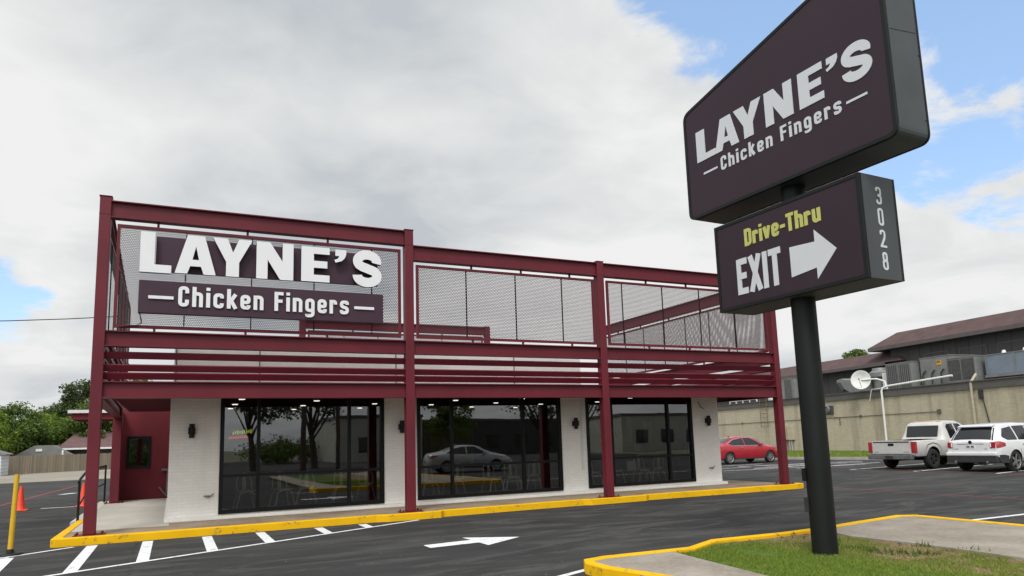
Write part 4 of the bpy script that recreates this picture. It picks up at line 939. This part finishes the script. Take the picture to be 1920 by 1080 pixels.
def suv():
    r=empty('white_suv',(0,0,0),'clean white crossover with tinted glass parked beside the pickup, cut by the right edge','car')
    c=Car(zl=[(0,.42),(.25,.30),(4.3,.28),(4.68,.36)],
      zb=[(0,.98),(.3,1.08),(2.0,1.04),(3.5,.98),(4.3,.88),(4.68,.66)],
      zt=[(0,1.04),(.05,1.10),(.20,1.30),(.44,1.57),(.56,1.635),(.95,1.68),(1.7,1.705),(2.4,1.69),(2.75,1.61),(3.55,1.12),(3.7,1.07),(4.4,.95),(4.68,.74)],
      w=[(0,.86),(.10,.93),(.5,.965),(4.1,.965),(4.45,.88),(4.68,.7)],
      wt=[(0,.80),(.1,.78),(.4,.68),(.8,.66),(2.4,.67),(3.4,.74),(3.8,.82),(4.68,.6)],L=4.68)
    c.body(r,'white_paint',(.95,3.77),.40)
    wheels(r,(.95,3.77),.83,.37,.24,'rim',5,.72)
    c.side_patch(r,'side_window','glass_dark',[(.42,1.20),(.62,1.10),(1.22,1.10)],[(.42,1.26),(.66,1.50),(1.22,1.575)])
    c.side_patch(r,'side_window','glass_dark',[(1.30,1.10),(2.02,1.09)],[(1.30,1.58),(2.02,1.60)]); c.side_patch(r,'side_window','glass_dark',[(2.08,1.09),(3.15,1.07)],[(2.08,1.60),(2.55,1.54),(3.15,1.17)])
    c.side_patch(r,'cladding','plastic',[(.06,.44),(.25,.33),(.52,.31)],[(.06,.60),(.3,.60),(.52,.56)],.006); c.side_patch(r,'cladding','plastic',[(1.38,.30),(3.34,.30)],[(1.38,.47),(3.34,.47)],.006)
    for x in (1.28,2.05,3.2):
        for sy in (1,-1):
            b=MB(); b.poly([(x+dx,sy*(c.side(x,z)+.004),z) for dx,z in ((0,.48),(.012,.48),(.012,.75),(.012,1.05),(0,1.05),(0,.75))]); b.build('door_seam','black',r)
    c.top_patch(r,'rear_window','glass_dark',.07,.43,.94); c.top_patch(r,'windscreen','glass_dark',2.80,3.5,.92)
    b=MB(); b.obox((.44,0,1.615),(1,0,.22),(0,1,0),(-.22,0,1),.13,.60,.022); b.build('roof_spoiler','white_paint',r,bevel=.012)
    c.side_patch(r,'tail_light','tail',[(.0,.83),(.40,.90)],[(.0,1.06),(.18,1.07),(.40,1.0)],.012)
    for sy in (1,-1):
        b=MB(); b.box(-.02,.02,min(sy*.66,sy*.83),max(sy*.66,sy*.83),.84,1.045); b.build('tail_light','tail',r,bevel=.01)
        b=MB(); b.box(-.025,-.012,min(sy*.655,sy*.70),max(sy*.655,sy*.70),.87,1.02); b.build('reversing_light','white_letter',r,bevel=.004)
    b=MB(); b.box(-.025,-.001,-.64,.64,.66,1.03); tg=b.build('tailgate','white_paint',r,bevel=.015)
    b=MB(); b.box(-.032,-.024,-.46,.46,.975,.995); b.build('trim_bar','chrome',tg)
    b=MB(); b.box(-.034,-.024,-.16,.16,.82,.955); pl=b.build('licence_plate','white_letter',tg,bevel=.004); b=MB()
    for i in range(7):
        if i!=3: b.box(-.037,-.035,.125-i*.038-.014,.125-i*.038+.014,.85,.925)
    b.build('plate_marks','plastic',pl)
    b=MB(); b.lathe([(.001,0),(.06,0),(.06,.012)],(-.03,0,1.045),(-1,0,0),16); b.build('badge','black',tg); b=MB(); b.box(-.03,-.024,.44,.60,.80,.815); b.box(-.03,-.024,-.56,-.46,.80,.815); b.build('lettering','hvac_dark',tg)
    b=MB(); b.box(-.10,.25,-.88,.88,.56,.70); b.build('rear_bumper','white_paint',r,bevel=.04); b=MB(); b.box(-.07,.3,-.88,.88,.32,.565); b.build('lower_bumper','plastic',r,bevel=.03)
    b=MB(); b.tube([(-.09,-.55,.36),(.1,-.55,.36)],.04,10); b.tube([(-.09,.55,.36),(.1,.55,.36)],.04,10); b.build('exhaust','chrome',r)
    for sy in (1,-1):
        b=MB(); b.obox((2.95,sy*1.03,1.14),(1,0,0),(0,1,0),(0,0,1),.07,.10,.07); b.build('wing_mirror','white_paint',r,bevel=.03)
        for x in (1.5,2.5):
            b=MB(); b.obox((x,sy*(c.side(x,.96)+.02),.96),(1,0,0),(0,1,0),(0,0,1),.10,.014,.015); b.build('door_handle','white_paint',r,bevel=.004)
    return r
sv=suv(); place(sv,25.75,16.05,R(1))

# ================================================================== CONES, POST, RAIL
def cone(x,y,label,z=0):
    r=empty('traffic_cone',(x,y,z),label,'traffic cone','orange traffic cones')
    b=MB(); b.lathe([(.145,.03),(.13,.06),(.035,.71),(.02,.715),(.001,.715)],(x,y,z),(0,0,1),20); b.build('cone_body','orange',r,smooth=True)
    b=MB(); b.box(x-.2,x+.2,y-.2,y+.2,z,z+.03); b.build('base','orange',r,bevel=.01)
cone(-4.02,25.6,'orange traffic cone standing in the open lane behind the yellow post'); cone(-2.45,25.9,'orange traffic cone half hidden behind the black handrail')
dp=empty('delineator_post',(-2.33,14.3,0),'slightly leaning yellow plastic post on a black base','bollard')
b=MB(); b.tube([(-2.345,14.3,.07),(-2.315,14.3,1.30)],.040,14,r2=.036); b.build('post','post_yellow',dp,smooth=True)
b=MB(); b.lathe([(.001,.0),(.19,.0),(.17,.03),(.06,.05),(.045,.10),(.001,.10)],(-2.345,14.3,0),(0,0,1),18); b.build('base','black',dp)
hr=empty('handrail',(-1.85,22,0),'black steel handrail running along the edge of the porch slab','handrail')
for y,z in ((18.75,1.0),(22.2,1.18),(25.6,1.2)):
    b=MB(); b.tube([(-1.86,y,.02),(-1.86,y,z)],.027,8); b.build('upright','black',hr)
b=MB(); b.tube([(-1.86,18.6,.98),(-1.86,18.85,1.04),(-1.86,20.3,1.20),(-1.86,25.7,1.22)],.028,8); b.build('top_rail','black',hr); b=MB(); b.tube([(-1.86,18.75,.45),(-1.86,20.3,.66),(-1.86,25.6,.68)],.02,8); b.build('mid_rail','black',hr)
slab('ramp_edge',[(-2.02,18.9),(-1.73,18.9),(-1.73,26.2),(-2.02,26.2)],-.05,.10,'pad')
b=MB(); b.box(-1.7,-1.35,25.9,26.2,.0,.16); o=b.build('yellow_kerb','kerb_yellow',bevel=.01); o['kind']='structure'

# ================================================================== BEIGE BUILDING ON THE RIGHT
HD=R(82.6); BD=Vector((math.cos(HD),math.sin(HD),0)); BN=Vector((BD.y,-BD.x,0)); BO=Vector((45.4,43.05,0))  # s along BD, depth along BN (away from camera)
def bp(s_,o_,z): return BO+BD*s_+BN*o_+Vector((0,0,z))
def bbox_(b,s0,s1,o0,o1,z0,z1): b.obox(bp((s0+s1)/2,(o0+o1)/2,(z0+z1)/2),BD,BN,(0,0,1),(s1-s0)/2,(o1-o0)/2,(z1-z0)/2)
bb=empty('shop_building',bp(-5,0,0),'long stained beige brick building with a dark maroon roofed upper storey','building')
b=MB(); bbox_(b,-40,40,0,30,-.1,3.82); b.build('brick_wall','beige_brick',bb)
b=MB(); bbox_(b,-40,40,-.10,.35,3.821,4.27); bbox_(b,-40,40,-.16,.40,4.271,4.33); b.build('parapet','fascia',bb)
b=MB(); bbox_(b,-40,40,.36,30,3.825,3.9); b.build('flat_roof','hvac_dark',bb)
OU=10.
b=MB(); bbox_(b,-40,-.7,OU+.9,26,3.9,8.55); b.build('upper_wall','dark_siding',bb)
b=MB(); bbox_(b,-.7,40,OU+1.2,24,3.9,7.25); b.build('upper_wall','dark_siding',bb)
for s0 in (-5.2,-11.5,-17.5,-8.4):
    f=MB(); z0,z1=(6.1,7.7)
    bbox_(f,s0-1.15,s0+1.15,OU+.84,OU+.90,z0,z0+.09); bbox_(f,s0-1.15,s0+1.15,OU+.84,OU+.90,z1-.09,z1); bbox_(f,s0-1.15,s0-1.06,OU+.84,OU+.90,z0+.09,z1-.09); bbox_(f,s0+1.06,s0+1.15,OU+.84,OU+.90,z0+.09,z1-.09)
    w=f.build('window_surround','fascia',bb); f=MB(); bbox_(f,s0-1.06,s0+1.06,OU+.86,OU+.895,z0+.09,z1-.09); f.build('board_infill','dark_siding',w)
def mansard(s0,s1,o0,o1,z0,z1,i_):
    b=MB(); A=[bp(s0,o0,z0),bp(s1,o0,z0),bp(s1,o1,z0),bp(s0,o1,z0)]; T=[bp(s0+i_,o0+i_,z1),bp(s1-i_,o0+i_,z1),bp(s1-i_,o1-i_,z1),bp(s0+i_,o1-i_,z1)]
    for k in range(4): b.poly([A[k],A[(k+1)%4],T[(k+1)%4],T[k]])
    b.poly(T); return b
mansard(-42,.85,OU,27,8.72,9.95,1.7).build('roof','roof_maroon',bb)
f=MB(); bbox_(f,-42,.85,OU-.03,OU+.05,8.42,8.73); bbox_(f,.79,.88,OU+.05,26,8.42,8.73); bbox_(f,-42,.79,OU+.05,26,8.45,8.50); f.build('eave_fascia','fascia',bb)
mansard(-2.3,42,OU+.2,25,7.35,8.45,1.6).build('roof','roof_maroon',bb)
f=MB(); bbox_(f,-.65,42,OU+.14,OU+.21,7.1,7.36); bbox_(f,-.65,42,OU+.21,24,7.12,7.18); f.build('eave_fascia','fascia',bb)
b=MB(); bbox_(b,-41,-.7,OU+2.0,26,8.55,9.9); b.build('upper_wall','dark_siding',bb)
# things on and at the wall
la=empty('wall_ladder',bp(2.5,-.2,2.1),'rusty fixed ladder hanging on the beige wall','ladder')
b=MB()
for s0 in (2.1,3.0): b.tube([bp(s0,-.2,2.1),bp(s0,-.2,4.9)],.03,6)
b.build('side_rail','rust',la); b=MB()
for z in (2.2,2.55,2.9,3.25,3.6,3.95,4.3): b.tube([bp(2.1,-.2,z),bp(3.0,-.2,z)],.018,6)
b.build('rung','rust',la)
eb=empty('electric_cabinet',bp(-.3,-.3,0),'old beige electric cabinet with conduits under it on the brick wall','cabinet')
b=MB(); bbox_(b,-.15,.45,-.3,-.01,1.0,2.15); bbox_(b,-.85,-.25,-.25,-.01,1.0,2.05); b.build('housing','beige_brick',eb)
b=MB()
for s0 in (.35,.1,-.35,-.6): b.tube([bp(s0,-.15,.05),bp(s0,-.15,1.0)],.06,8)
b.build('conduit','concrete',eb)
b=MB(); b.tube([bp(-16.75,-.12,4.2),bp(-16.75,-.12,.2)],.075,8); b.tube([bp(-16.75,-.12,4.2),bp(-16.75,.4,4.75)],.075,8); tag(b.build('downpipe','beige_brick'),'beige vertical downpipe on the brick wall behind the pickup','pipe')
b=MB(); b.tube([bp(-17.3,-.06,3.6),bp(-17.5,-.06,2.4),bp(-17.7,-.06,1.2)],.03,6); bbox_(b,-17.4,-17.15,-.12,-.01,3.2,3.75); tag(b.build('cable_box','plastic'),'small box with a dark cable beside the downpipe','electric box')
b=MB(); b.tube([bp(10,-.03,2.5),bp(-14.3,-.03,2.62)],.018,5); bbox_(b,-14.45,-14.2,-.1,-.01,2.5,2.75); bbox_(b,-8.0,-7.85,-.08,-.01,2.5,2.68); bbox_(b,5.8,5.95,-.08,-.01,2.45,2.6); tag(b.build('wall_conduit','fascia'),'thin horizontal conduit with small boxes along the beige wall','conduit')
fa=empty('wall_fan',bp(-4.95,-.1,2.85),'round vent fan in a square frame on the beige wall','fan')
b=MB(); bbox_(b,-5.35,-4.5,-.12,-.01,2.85,3.5); b.build('housing','hvac_dark',fa,bevel=.02)
b=MB(); b.lathe([(.30,-.02),(.28,.16),(.24,.16),(.24,0)],bp(-4.8,-.12,3.2),-BN,20)
for k in range(5):
    a=k*2*math.pi/5; b.obox(bp(-4.8,-.2,3.2)+BD*math.cos(a)*.13+Vector((0,0,math.sin(a)*.13)),BD*math.cos(a)+Vector((0,0,math.sin(a))),BD*-math.sin(a)+Vector((0,0,math.cos(a))),BN,.11,.04,.01)
b.build('fan_blades','hvac',fa)
b=MB(); b.tube([bp(-5.35,-.05,2.6),bp(-5.9,-.05,2.6),bp(-5.9,-.05,2.0)],.03,6); tag(b.build('wall_pipe','rust'),'short bent pipe right of the round vent fan','pipe')
# satellite dish and mast
sd_=empty('satellite_dish',bp(-9.6,-.2,4.3),'round white satellite dish on an arm above the beige parapet','satellite dish')
b=MB(); c0=bp(-8.75,-.5,5.12); ax=(Vector((0,0,1.6))-c0).normalized(); ax=(ax+Vector((-.1,.25,.12))).normalized()
b.lathe([(.001,-.13),(.25,-.10),(.5,-.03),(.66,.05),(.67,.05),(.5,-.05),(.25,-.12),(.001,-.15)],c0,ax,28); b.build('dish','white_metal',sd_,smooth=True)
b=MB(); b.tube([c0-ax*.12,bp(-9.7,-.1,5.1),bp(-10.2,.1,4.9),bp(-10.4,.1,4.25)],.06,8); b.build('arm','white_metal',sd_); b=MB(); b.tube([c0+Vector((0,0,-.55)),c0+ax*.5],.018,6); b.obox(c0+ax*.5,ax,BD,(0,0,1),.07,.04,.04); b.build('receiver','plastic',sd_)
b=MB(); b.tube([bp(-10.2,-.25,.1),bp(-10.2,-.25,4.2),bp(-10.28,-.2,4.42),bp(-10.6,-.1,4.52),bp(-15.4,.1,4.78)],.07,8); b.tube([bp(-10.3,-.2,4.42),bp(-9.4,-.3,4.38),bp(-9.15,-.3,3.6)],.025,6); tag(b.build('white_pipe','white_metal'),'long white pipe climbing the beige wall and sloping along the parapet','pipe')
# rooftop units
def unit(name,label,s0,s1,o0,o1,z0,z1,mat,fins=None,bars=True,cat='air conditioner'):
    r=empty(name,bp((s0+s1)/2,(o0+o1)/2,z0),label,cat)
    b=MB(); bbox_(b,s0,s1,o0,o1,z0+.15,z1); b.build('housing',mat,r,bevel=.02)
    b=MB(); bbox_(b,s0-.05,s1+.05,o0-.05,o1+.05,z0,z0+.15); b.build('curb','hvac',r); b=MB(); bbox_(b,s0-.03,s1+.03,o0-.03,o1+.03,z1,z1+.05); b.build('lid','hvac',r)
    if fins:
        f=MB()
        for a,c_ in fins:
            bbox_(f,a,c_,o0-.03,o0-.001,z0+.28,z1-.1)
        f.build('coil_grille','hvac_dark',r); f=MB()
        for a,c_ in (fins if bars else []):
            k=a
            while k<c_: bbox_(f,k,k+.03,o0-.05,o0-.031,z0+.26,z1-.08); k+=.16
        if bars: f.build('grille_bars','hvac',r)
    return r
unit('rooftop_unit','grey rooftop unit with slatted coil right of the satellite dish',-11.1,-8.95,1.6,3.6,4.2,6.15,'hvac',[(-11.0,-10.1),(-9.95,-9.05)])
u=unit('rooftop_unit','wide pale grey rooftop unit with a small warning sticker',-13.6,-11.3,2.2,4.4,4.2,6.3,'hvac')
f=MB(); bbox_(f,-12.95,-12.6,2.17,2.199,5.75,6.05); f.build('sticker','post_yellow',u); f=MB(); bbox_(f,-12.9,-12.65,2.15,2.169,5.92,6.03); f.build('sticker_mark','tail',u); f=MB()
for s_ in (-11.5,-12.2,-12.9): f.tube([bp(s_,2.12,4.5),bp(s_,2.12,5.2),bp(s_-.25,2.12,5.45)],.04,6)
f.build('fittings','plastic',u)
unit('rooftop_unit','large rooftop unit with two dark coil faces between white posts',-16.0,-14.0,1.4,3.4,4.3,5.95,'hvac',[(-15.9,-15.05),(-14.95,-14.1)],bars=False)
u=unit('roof_duct','long bluish metal duct at the right end of the roof',-24.,-16.3,1.8,3.6,4.55,5.9,'duct',cat='duct'); 
for s_ in (-16.4,-18.2,-20.1,-22): f=MB(); bbox_(f,s_-.03,s_+.03,1.76,1.799,4.6,5.9); f.build('flange','hvac',u)
b=MB()
for s_ in (-17.3,-18.6,-19.4): b.tube([bp(s_,2.2,5.95),bp(s_,2.2,6.15)],.14,10,r2=.08)
tag(b.build('vent_caps','white_metal'),'small white vent caps on top of the bluish duct','vent')
g=empty('kitchen_exhaust',bp(-5.3,2,4.2),'grey curved kitchen exhaust hood left of the satellite dish','exhaust hood')
b=MB(); b.prism([(-4.05,5.5),(-4.6,5.58),(-5.0,5.45),(-6.9,5.3),(-6.9,4.45),(-5.3,4.45),(-4.75,4.75),(-4.45,5.25),(-4.05,5.3)],BO+BN*1.7,BD,(0,0,1),BN,0,1.2); b.build('hood','hvac',g,bevel=.03); b=MB(); b.prism([(-4.02,5.32),(-4.45,5.24),(-4.75,4.75),(-4.6,4.6)],BO+BN*1.69,BD,(0,0,1),BN,-.02,1.22); b.build('intake','hvac_dark',g)
g=empty('roof_exhaust_fan',bp(-7.5,2.6,4.2),'pale mushroom shaped exhaust fan behind the satellite dish','exhaust fan')
b=MB(); b.lathe([(.45,0),(.45,1.3),(.7,1.45),(.72,1.75),(.5,1.9),(.45,2.1),(.001,2.1)],bp(-7.4,2.6,4.0),(0,0,1),20); b.build('fan_drum','hvac',g,smooth=True); b=MB(); bbox_(b,-8.9,-8.2,2.0,2.8,4.0,5.65); b.build('side_box','white_metal',g)
unit('rooftop_unit','small grey rooftop unit left of the sign pole',.6,2.5,1.6,3.2,4.2,6.1,'hvac',[(1.0,1.8)])
b=MB(); b.lathe([(.4,0),(.42,.35),(.3,.5),(.2,.75),(.001,.8)],bp(2.7,1.0,4.2),(0,0,1),16); tag(b.build('roof_vent','white_metal',smooth=True),'pale domed roof vent between the sign pole and the steel post','vent')
b=MB(); bbox_(b,5.0,9.0,1.0,1.1,4.6,4.75)
for s_ in (5,6,7,8,9): bbox_(b,s_-.04,s_+.04,1.0,1.1,4.2,4.6)
tag(b.build('roof_rail','white_metal'),'low white rail on the parapet above the red car','rail')

# ================================================================== TREES
def tree(name,x,y,h,rad,leaf,label,seed,n=5200,ls=.22,trunk=None,cat='tree',group=None,cz=None,crz=None,clumps=34,airy=1.0,tr=.2):
    rnd=random.Random(seed); r=empty(name,(x,y,0),label,cat,group)
    trunk=trunk or h*.3; cz=cz or (h+trunk)/2; crz=crz or (h-trunk)/2
    b=MB(); lean=(rnd.uniform(-.3,.3),rnd.uniform(-.3,.3)); b.tube([(x,y,-.1),(x+lean[0]*.5,y+lean[1]*.5,trunk*.6),(x+lean[0],y+lean[1],trunk*1.1),(x+lean[0]*1.3,y+lean[1]*1.3,cz+crz*.6)],tr,8,r2=tr*.25)
    cl=[]
    for k in range(clumps):
        while True:
            p=Vector((rnd.uniform(-1,1),rnd.uniform(-1,1),rnd.uniform(-1,1)))
            if .25<p.length<1: break
        p=Vector((x+p.x*rad*.82,y+p.y*rad*.82,cz+p.z*crz*.85)); cl.append((p,rad*rnd.uniform(.20,.38)))
    for p,c in rnd.sample(cl,min(11,len(cl))):
        z0=rnd.uniform(.6,1.2)*trunk; b.tube([(x+lean[0]*.8,y+lean[1]*.8,z0),((x+p.x)/2,(y+p.y)/2,(z0*.6+p.z*.4)+.2),tuple(p)],tr*.35,5,r2=tr*.1)
    b.build('trunk','bark',r)
    v=[];f=[]
    for k in range(n):
        p,c=cl[rnd.randrange(len(cl))]; d=Vector((rnd.gauss(0,1),rnd.gauss(0,1),rnd.gauss(0,1))).normalized()*c*(rnd.random()**.45)*airy; d.z*=.7
        q=p+d; nrm=(d.normalized()+Vector((rnd.gauss(0,.6),rnd.gauss(0,.6),rnd.gauss(.4,.6)))).normalized(); a=nrm.orthogonal().normalized(); a=Matrix.Rotation(rnd.uniform(0,6.28),3,nrm)@a; c2=nrm.cross(a); s_=ls*rnd.uniform(.6,1.3)
        i=len(v); v+=[tuple(q+a*s_*.5),tuple(q+c2*s_*.32),tuple(q-a*s_*.5),tuple(q-c2*s_*.32)]; f.append((i,i+1,i+2,i+3))
    off=OFF[r.name]; me=bpy.data.meshes.new('crown'); me.from_pydata([(p[0]-off.x,p[1]-off.y,p[2]-off.z) for p in v],[],f); me.materials.append(MAT[leaf]); o=bpy.data.objects.new('crown',me); COL.objects.link(o); o.parent=r
    return r
G_='trees behind the wooden fence'
T=[(-17.5,84,6.2,3.4,'leaf_a','bright green bushy tree at the far left edge above the shed',1),
(-15.2,92,6.9,3.4,'leaf_b','mid green tree behind the shed, sparse twigs at its top',2),
(-13.6,98,6.2,3.6,'leaf_a','fresh green rounded tree above the grey shed roof',3),
(-11.8,104,8.6,3.6,'leaf_b','mid green tree where the treeline starts to climb',4),
(-10.9,103,11.4,3.2,'leaf_c','dark green tree left of the tallest tree',5),
(-8.4,96,8.0,3.6,'leaf_b','green tree directly behind the brown roofed house',6),
(-6.9,103,13.0,4.2,'leaf_c','tallest dark green tree beside the corner post',7),
(-4.3,98,10.8,3.8,'leaf_b','green tree seen between the corner post and the maroon wall',8)]
for x,y,h,rd,lf,lb,sd2 in T: tree('broadleaf_tree',x,y,h*1.07,rd*1.15,lf,lb,sd2,n=11000,ls=.30,trunk=.8,group=G_,clumps=46)
tree('broadleaf_tree',72,56.8,11.4,2.7,'leaf_b','rounded green tree top showing above the lower maroon roof',21,n=6000,ls=.35,trunk=5)
tree('broadleaf_tree',29.0,78,10.2,3.5,'leaf_c','dark tree top glimpsed low through the steel louvres',22,n=3000,ls=.3,trunk=3)
# trees across the street (seen in the window glass)
G2='tall pines across the street'
tree('pine_tree',5.2,-20,11,3.8,'leaf_c','leftmost tall pine reflected in the first window',31,n=3400,ls=.26,trunk=3.0,group=G2,clumps=34,tr=.26)
tree('pine_tree',9.6,-21,12,4.2,'leaf_c','tall pine with dark trunk reflected mid first window',32,n=3600,ls=.26,trunk=3.0,group=G2,clumps=34,tr=.28)
tree('pine_tree',30.5,-24,12,4.4,'leaf_c','tall pine reflected at the right of the second window',33,n=3600,ls=.26,trunk=2.6,group=G2,clumps=34,tr=.28)
tree('pine_tree',35.5,-25,12,4.2,'leaf_c','tall pine reflected beside the third steel post',34,n=3200,ls=.26,trunk=2.8,group=G2,clumps=30,tr=.26)
tree('broadleaf_tree',26.5,-37,7.2,3.3,'leaf_b','round dense tree reflected in the second window',35,n=5000,ls=.3,trunk=1.6)
for k,(x,y) in enumerate(((7.2,-11),(10.3,-16))):
    b=MB(); b.tube([(x,y,0),(x,y,11)],.17,10,r2=.12); tag(b.build('utility_pole','bark'),['thin utility pole reflected in the first window, left one','thin utility pole reflected in the first window, right one'][k],'pole','utility poles across the street')
b=MB()
for k,(x,w_h) in enumerate(((2,2.2),(-6,2.5),(20,2),(46,2.5),(60,2.8))): pass
def shop(name,label,x0,x1,y0,y1,h,mat):
    r=empty(name,((x0+x1)/2,y1,0),label,'building'); b=MB(); b.box(x0,x1,y0,y1,-.1,h); b.build('wall',mat,r); b=MB(); b.box(x0-.1,x1+.1,y0-.1,y1+.1,h,h+.3); b.build('roof_edge','fascia',r)
    k=x0+2
    while k<x1-2.5:
        w=MB(); w.box(k,k+1.6,y1,y1+.04,.9,2.4); w.build('window','glass_dark',r); k+=3.6
shop('warehouse','pale warehouse across the street reflected in the first window',14.5,23.0,-50,-36,4.3,'pale_wall')
shop('shop','low dark shop across the street reflected in the second window',24.5,44,-60,-44,4.0,'dark_siding')
shop('shop','pale low shop across the street reflected at the left of the glass',-14,3,-60,-42,2.9,'fascia')
shop('shop','pale shop across the street reflected in the third window',46,66,-55,-34,4.0,'pale_wall')
tree('hedge_tree',-3,-38,2.4,5.5,'leaf_b','low green hedge reflected at the left of the first window',41,n=4000,ls=.3,trunk=.3,cat='hedge')
tree('hedge_tree',10,-46,2.3,5.0,'leaf_b','low green hedge reflected under the pines',42,n=4000,ls=.3,trunk=.3,cat='hedge')

# ================================================================== LEFT BACKGROUND
fn=empty('wooden_fence',(-9,78.5,0),'weathered grey-brown wooden plank fence along the back of the lot','fence')
F0,F1=Vector((-13.5,75.0,0)),Vector((3.5,92.0,0)); fd=(F1-F0).normalized(); fnn=Vector((-fd.y,fd.x,0)); L=(F1-F0).length
rnd=random.Random(5); b=MB(); s_=0
while s_<L:
    w=.145; h=1.62+rnd.uniform(-.03,.03); b.obox(F0+fd*(s_+w/2)+Vector((0,0,h/2)),fd,fnn,(0,0,1),w/2,.01,h/2); s_+=.16
b.build('fence_boards','fence',fn)
b=MB()
for z in (.4,1.3): b.obox(F0+fd*L/2+fnn*.05+Vector((0,0,z)),fd,fnn,(0,0,1),L/2,.03,.045)
b.build('rail','fence',fn)
g=empty('white_shed',(-14.2,74,0),'small white sided shed with grey gable roof at the left edge','shed')
b=MB(); b.box(-16.6,-12.75,71.5,74.6,0,1.75); b.build('wall','white_siding',g)
b=MB(); b.prism([(-16.75,1.72),(-12.45,1.72),(-12.45,1.80),(-14.6,2.55),(-16.75,1.80)],(0,71.4,0),(1,0,0),(0,0,1),(0,1,0),0,3.3); b.build('roof','grey_house',g)
g=empty('grey_roofed_house',(-12,91,0),'low house with grey shingle roof behind the fence','house')
b=MB(); b.box(-14.2,-9.9,88,95,0,1.6); b.build('wall','pale_wall',g); b=MB(); b.prism([(-14.6,1.5),(-9.6,1.5),(-9.6,1.6),(-11.3,2.62),(-12.9,2.62),(-14.6,1.6)],(0,87.8,0),(1,0,0),(0,0,1),(0,1,0),0,7.4); b.build('roof','grey_house',g); b=MB(); b.box(-12.75,-12.2,87.72,87.79,2.0,2.25); b.build('roof_vent','white_metal',g); b=MB(); b.box(-10.45,-10.3,87.7,87.79,1.6,2.1); b.build('vent_pipe','white_metal',g)
g=empty('brown_roofed_house',(-7,92,0),'house with brown shingle roof and white eave behind the fence','house')
b=MB(); b.box(-10.3,4,91,98,0,2.05); b.build('wall','dark_siding',g)
b=MB(); b.poly([(-11.2,90,2.28),(5,90,2.28),(5,94.5,4.1),(-9.9,94.5,4.1)]); b.poly([(5,99,2.28),(-11.2,99,2.28),(-9.9,94.5,4.1),(5,94.5,4.1)]); b.poly([(-11.2,90,2.28),(-9.9,94.5,4.1),(-11.2,99,2.28)]); b.build('roof','brown_roof',g)
b=MB(); b.box(-12.3,5,89.9,90.05,2.10,2.28); b.box(-12.3,-11.2,90.05,92,2.2,2.27); b.build('eave','white_metal',g); b=MB(); b.box(-7.95,-7.7,91.5,91.8,2.9,3.9); b.build('flue','rust',g)
b=MB(); p0=Vector((-16,27,5.95)); p1=Vector((-1.45,23.5,5.6)); pts=[p0.lerp(p1,t/10)-Vector((0,0,.35*4*(t/10)*(1-t/10))) for t in range(11)]; b.tube(pts,.014,5); tag(b.build('overhead_wire','black'),'thin black overhead wire reaching the corner of the steel frame','wire')
b=MB(); b.obox((-6.1,78.9,.2),(1,.3,0),(0,1,0),(0,0,1),.28,.2,.12); tag(b.build('dark_bag','plastic',bevel=.06),'small dark bag lying at the foot of the wooden fence','bag')
b=MB(); b.tube([(-.66,YF-.09,4.25),(-.62,YF-.06,4.08),(-.70,YF-.05,4.02),(-1.0,YF-.05,3.98)],.012,6)
tag(b.build('sign_cable','black'),'thin black cable curling under the wall sign','cable')
# loose stones and dry leaves on the island
rnd=random.Random(8); b=MB()
for k in range(150):
    x,y=(rnd.uniform(7.4,8.9),rnd.uniform(5.6,7.8)) if k%3 else (rnd.uniform(6.6,8.9),rnd.uniform(7.75,7.98)); s_=rnd.choice((.006,.009,.012,.02))*rnd.uniform(.7,1.3)
    b.cur=k%2; b.lathe([(.001,0),(s_,s_*.15),(s_*.8,s_*.6),(.001,s_*.8)],(x,y,.085),(rnd.uniform(-.3,.3),rnd.uniform(-.3,.3),1),6)
o=b.build('loose_gravel',['bark','rust'],base=(0,0,0)); tag(o,'loose pebbles and dead leaves on the bare soil of the island','gravel',kind='stuff')
o=blades('weeds',[(7.4,6.0),(8.9,5.4),(8.8,7.8),(7.9,7.9)],1500,.03,.10,.010,'leaf_b',.08,14,lambda x,y,r: noise.noise((x*2.3,y*2.3,9))>.22); o['label']='taller dark weeds in clumps on the bare soil right of the sign pole'; o['category']='weeds'

o=blades('dry_grass',[(7.45,5.0),(8.7,4.2),(8.85,6.4),(8.78,7.8),(6.9,7.93),(6.4,7.80),(7.3,7.55)],7000,.012,.035,.004,'dry',.086,15); o['label']='short dry straw coloured grass on the bare soil beside the pole'; o['category']='dry grass'
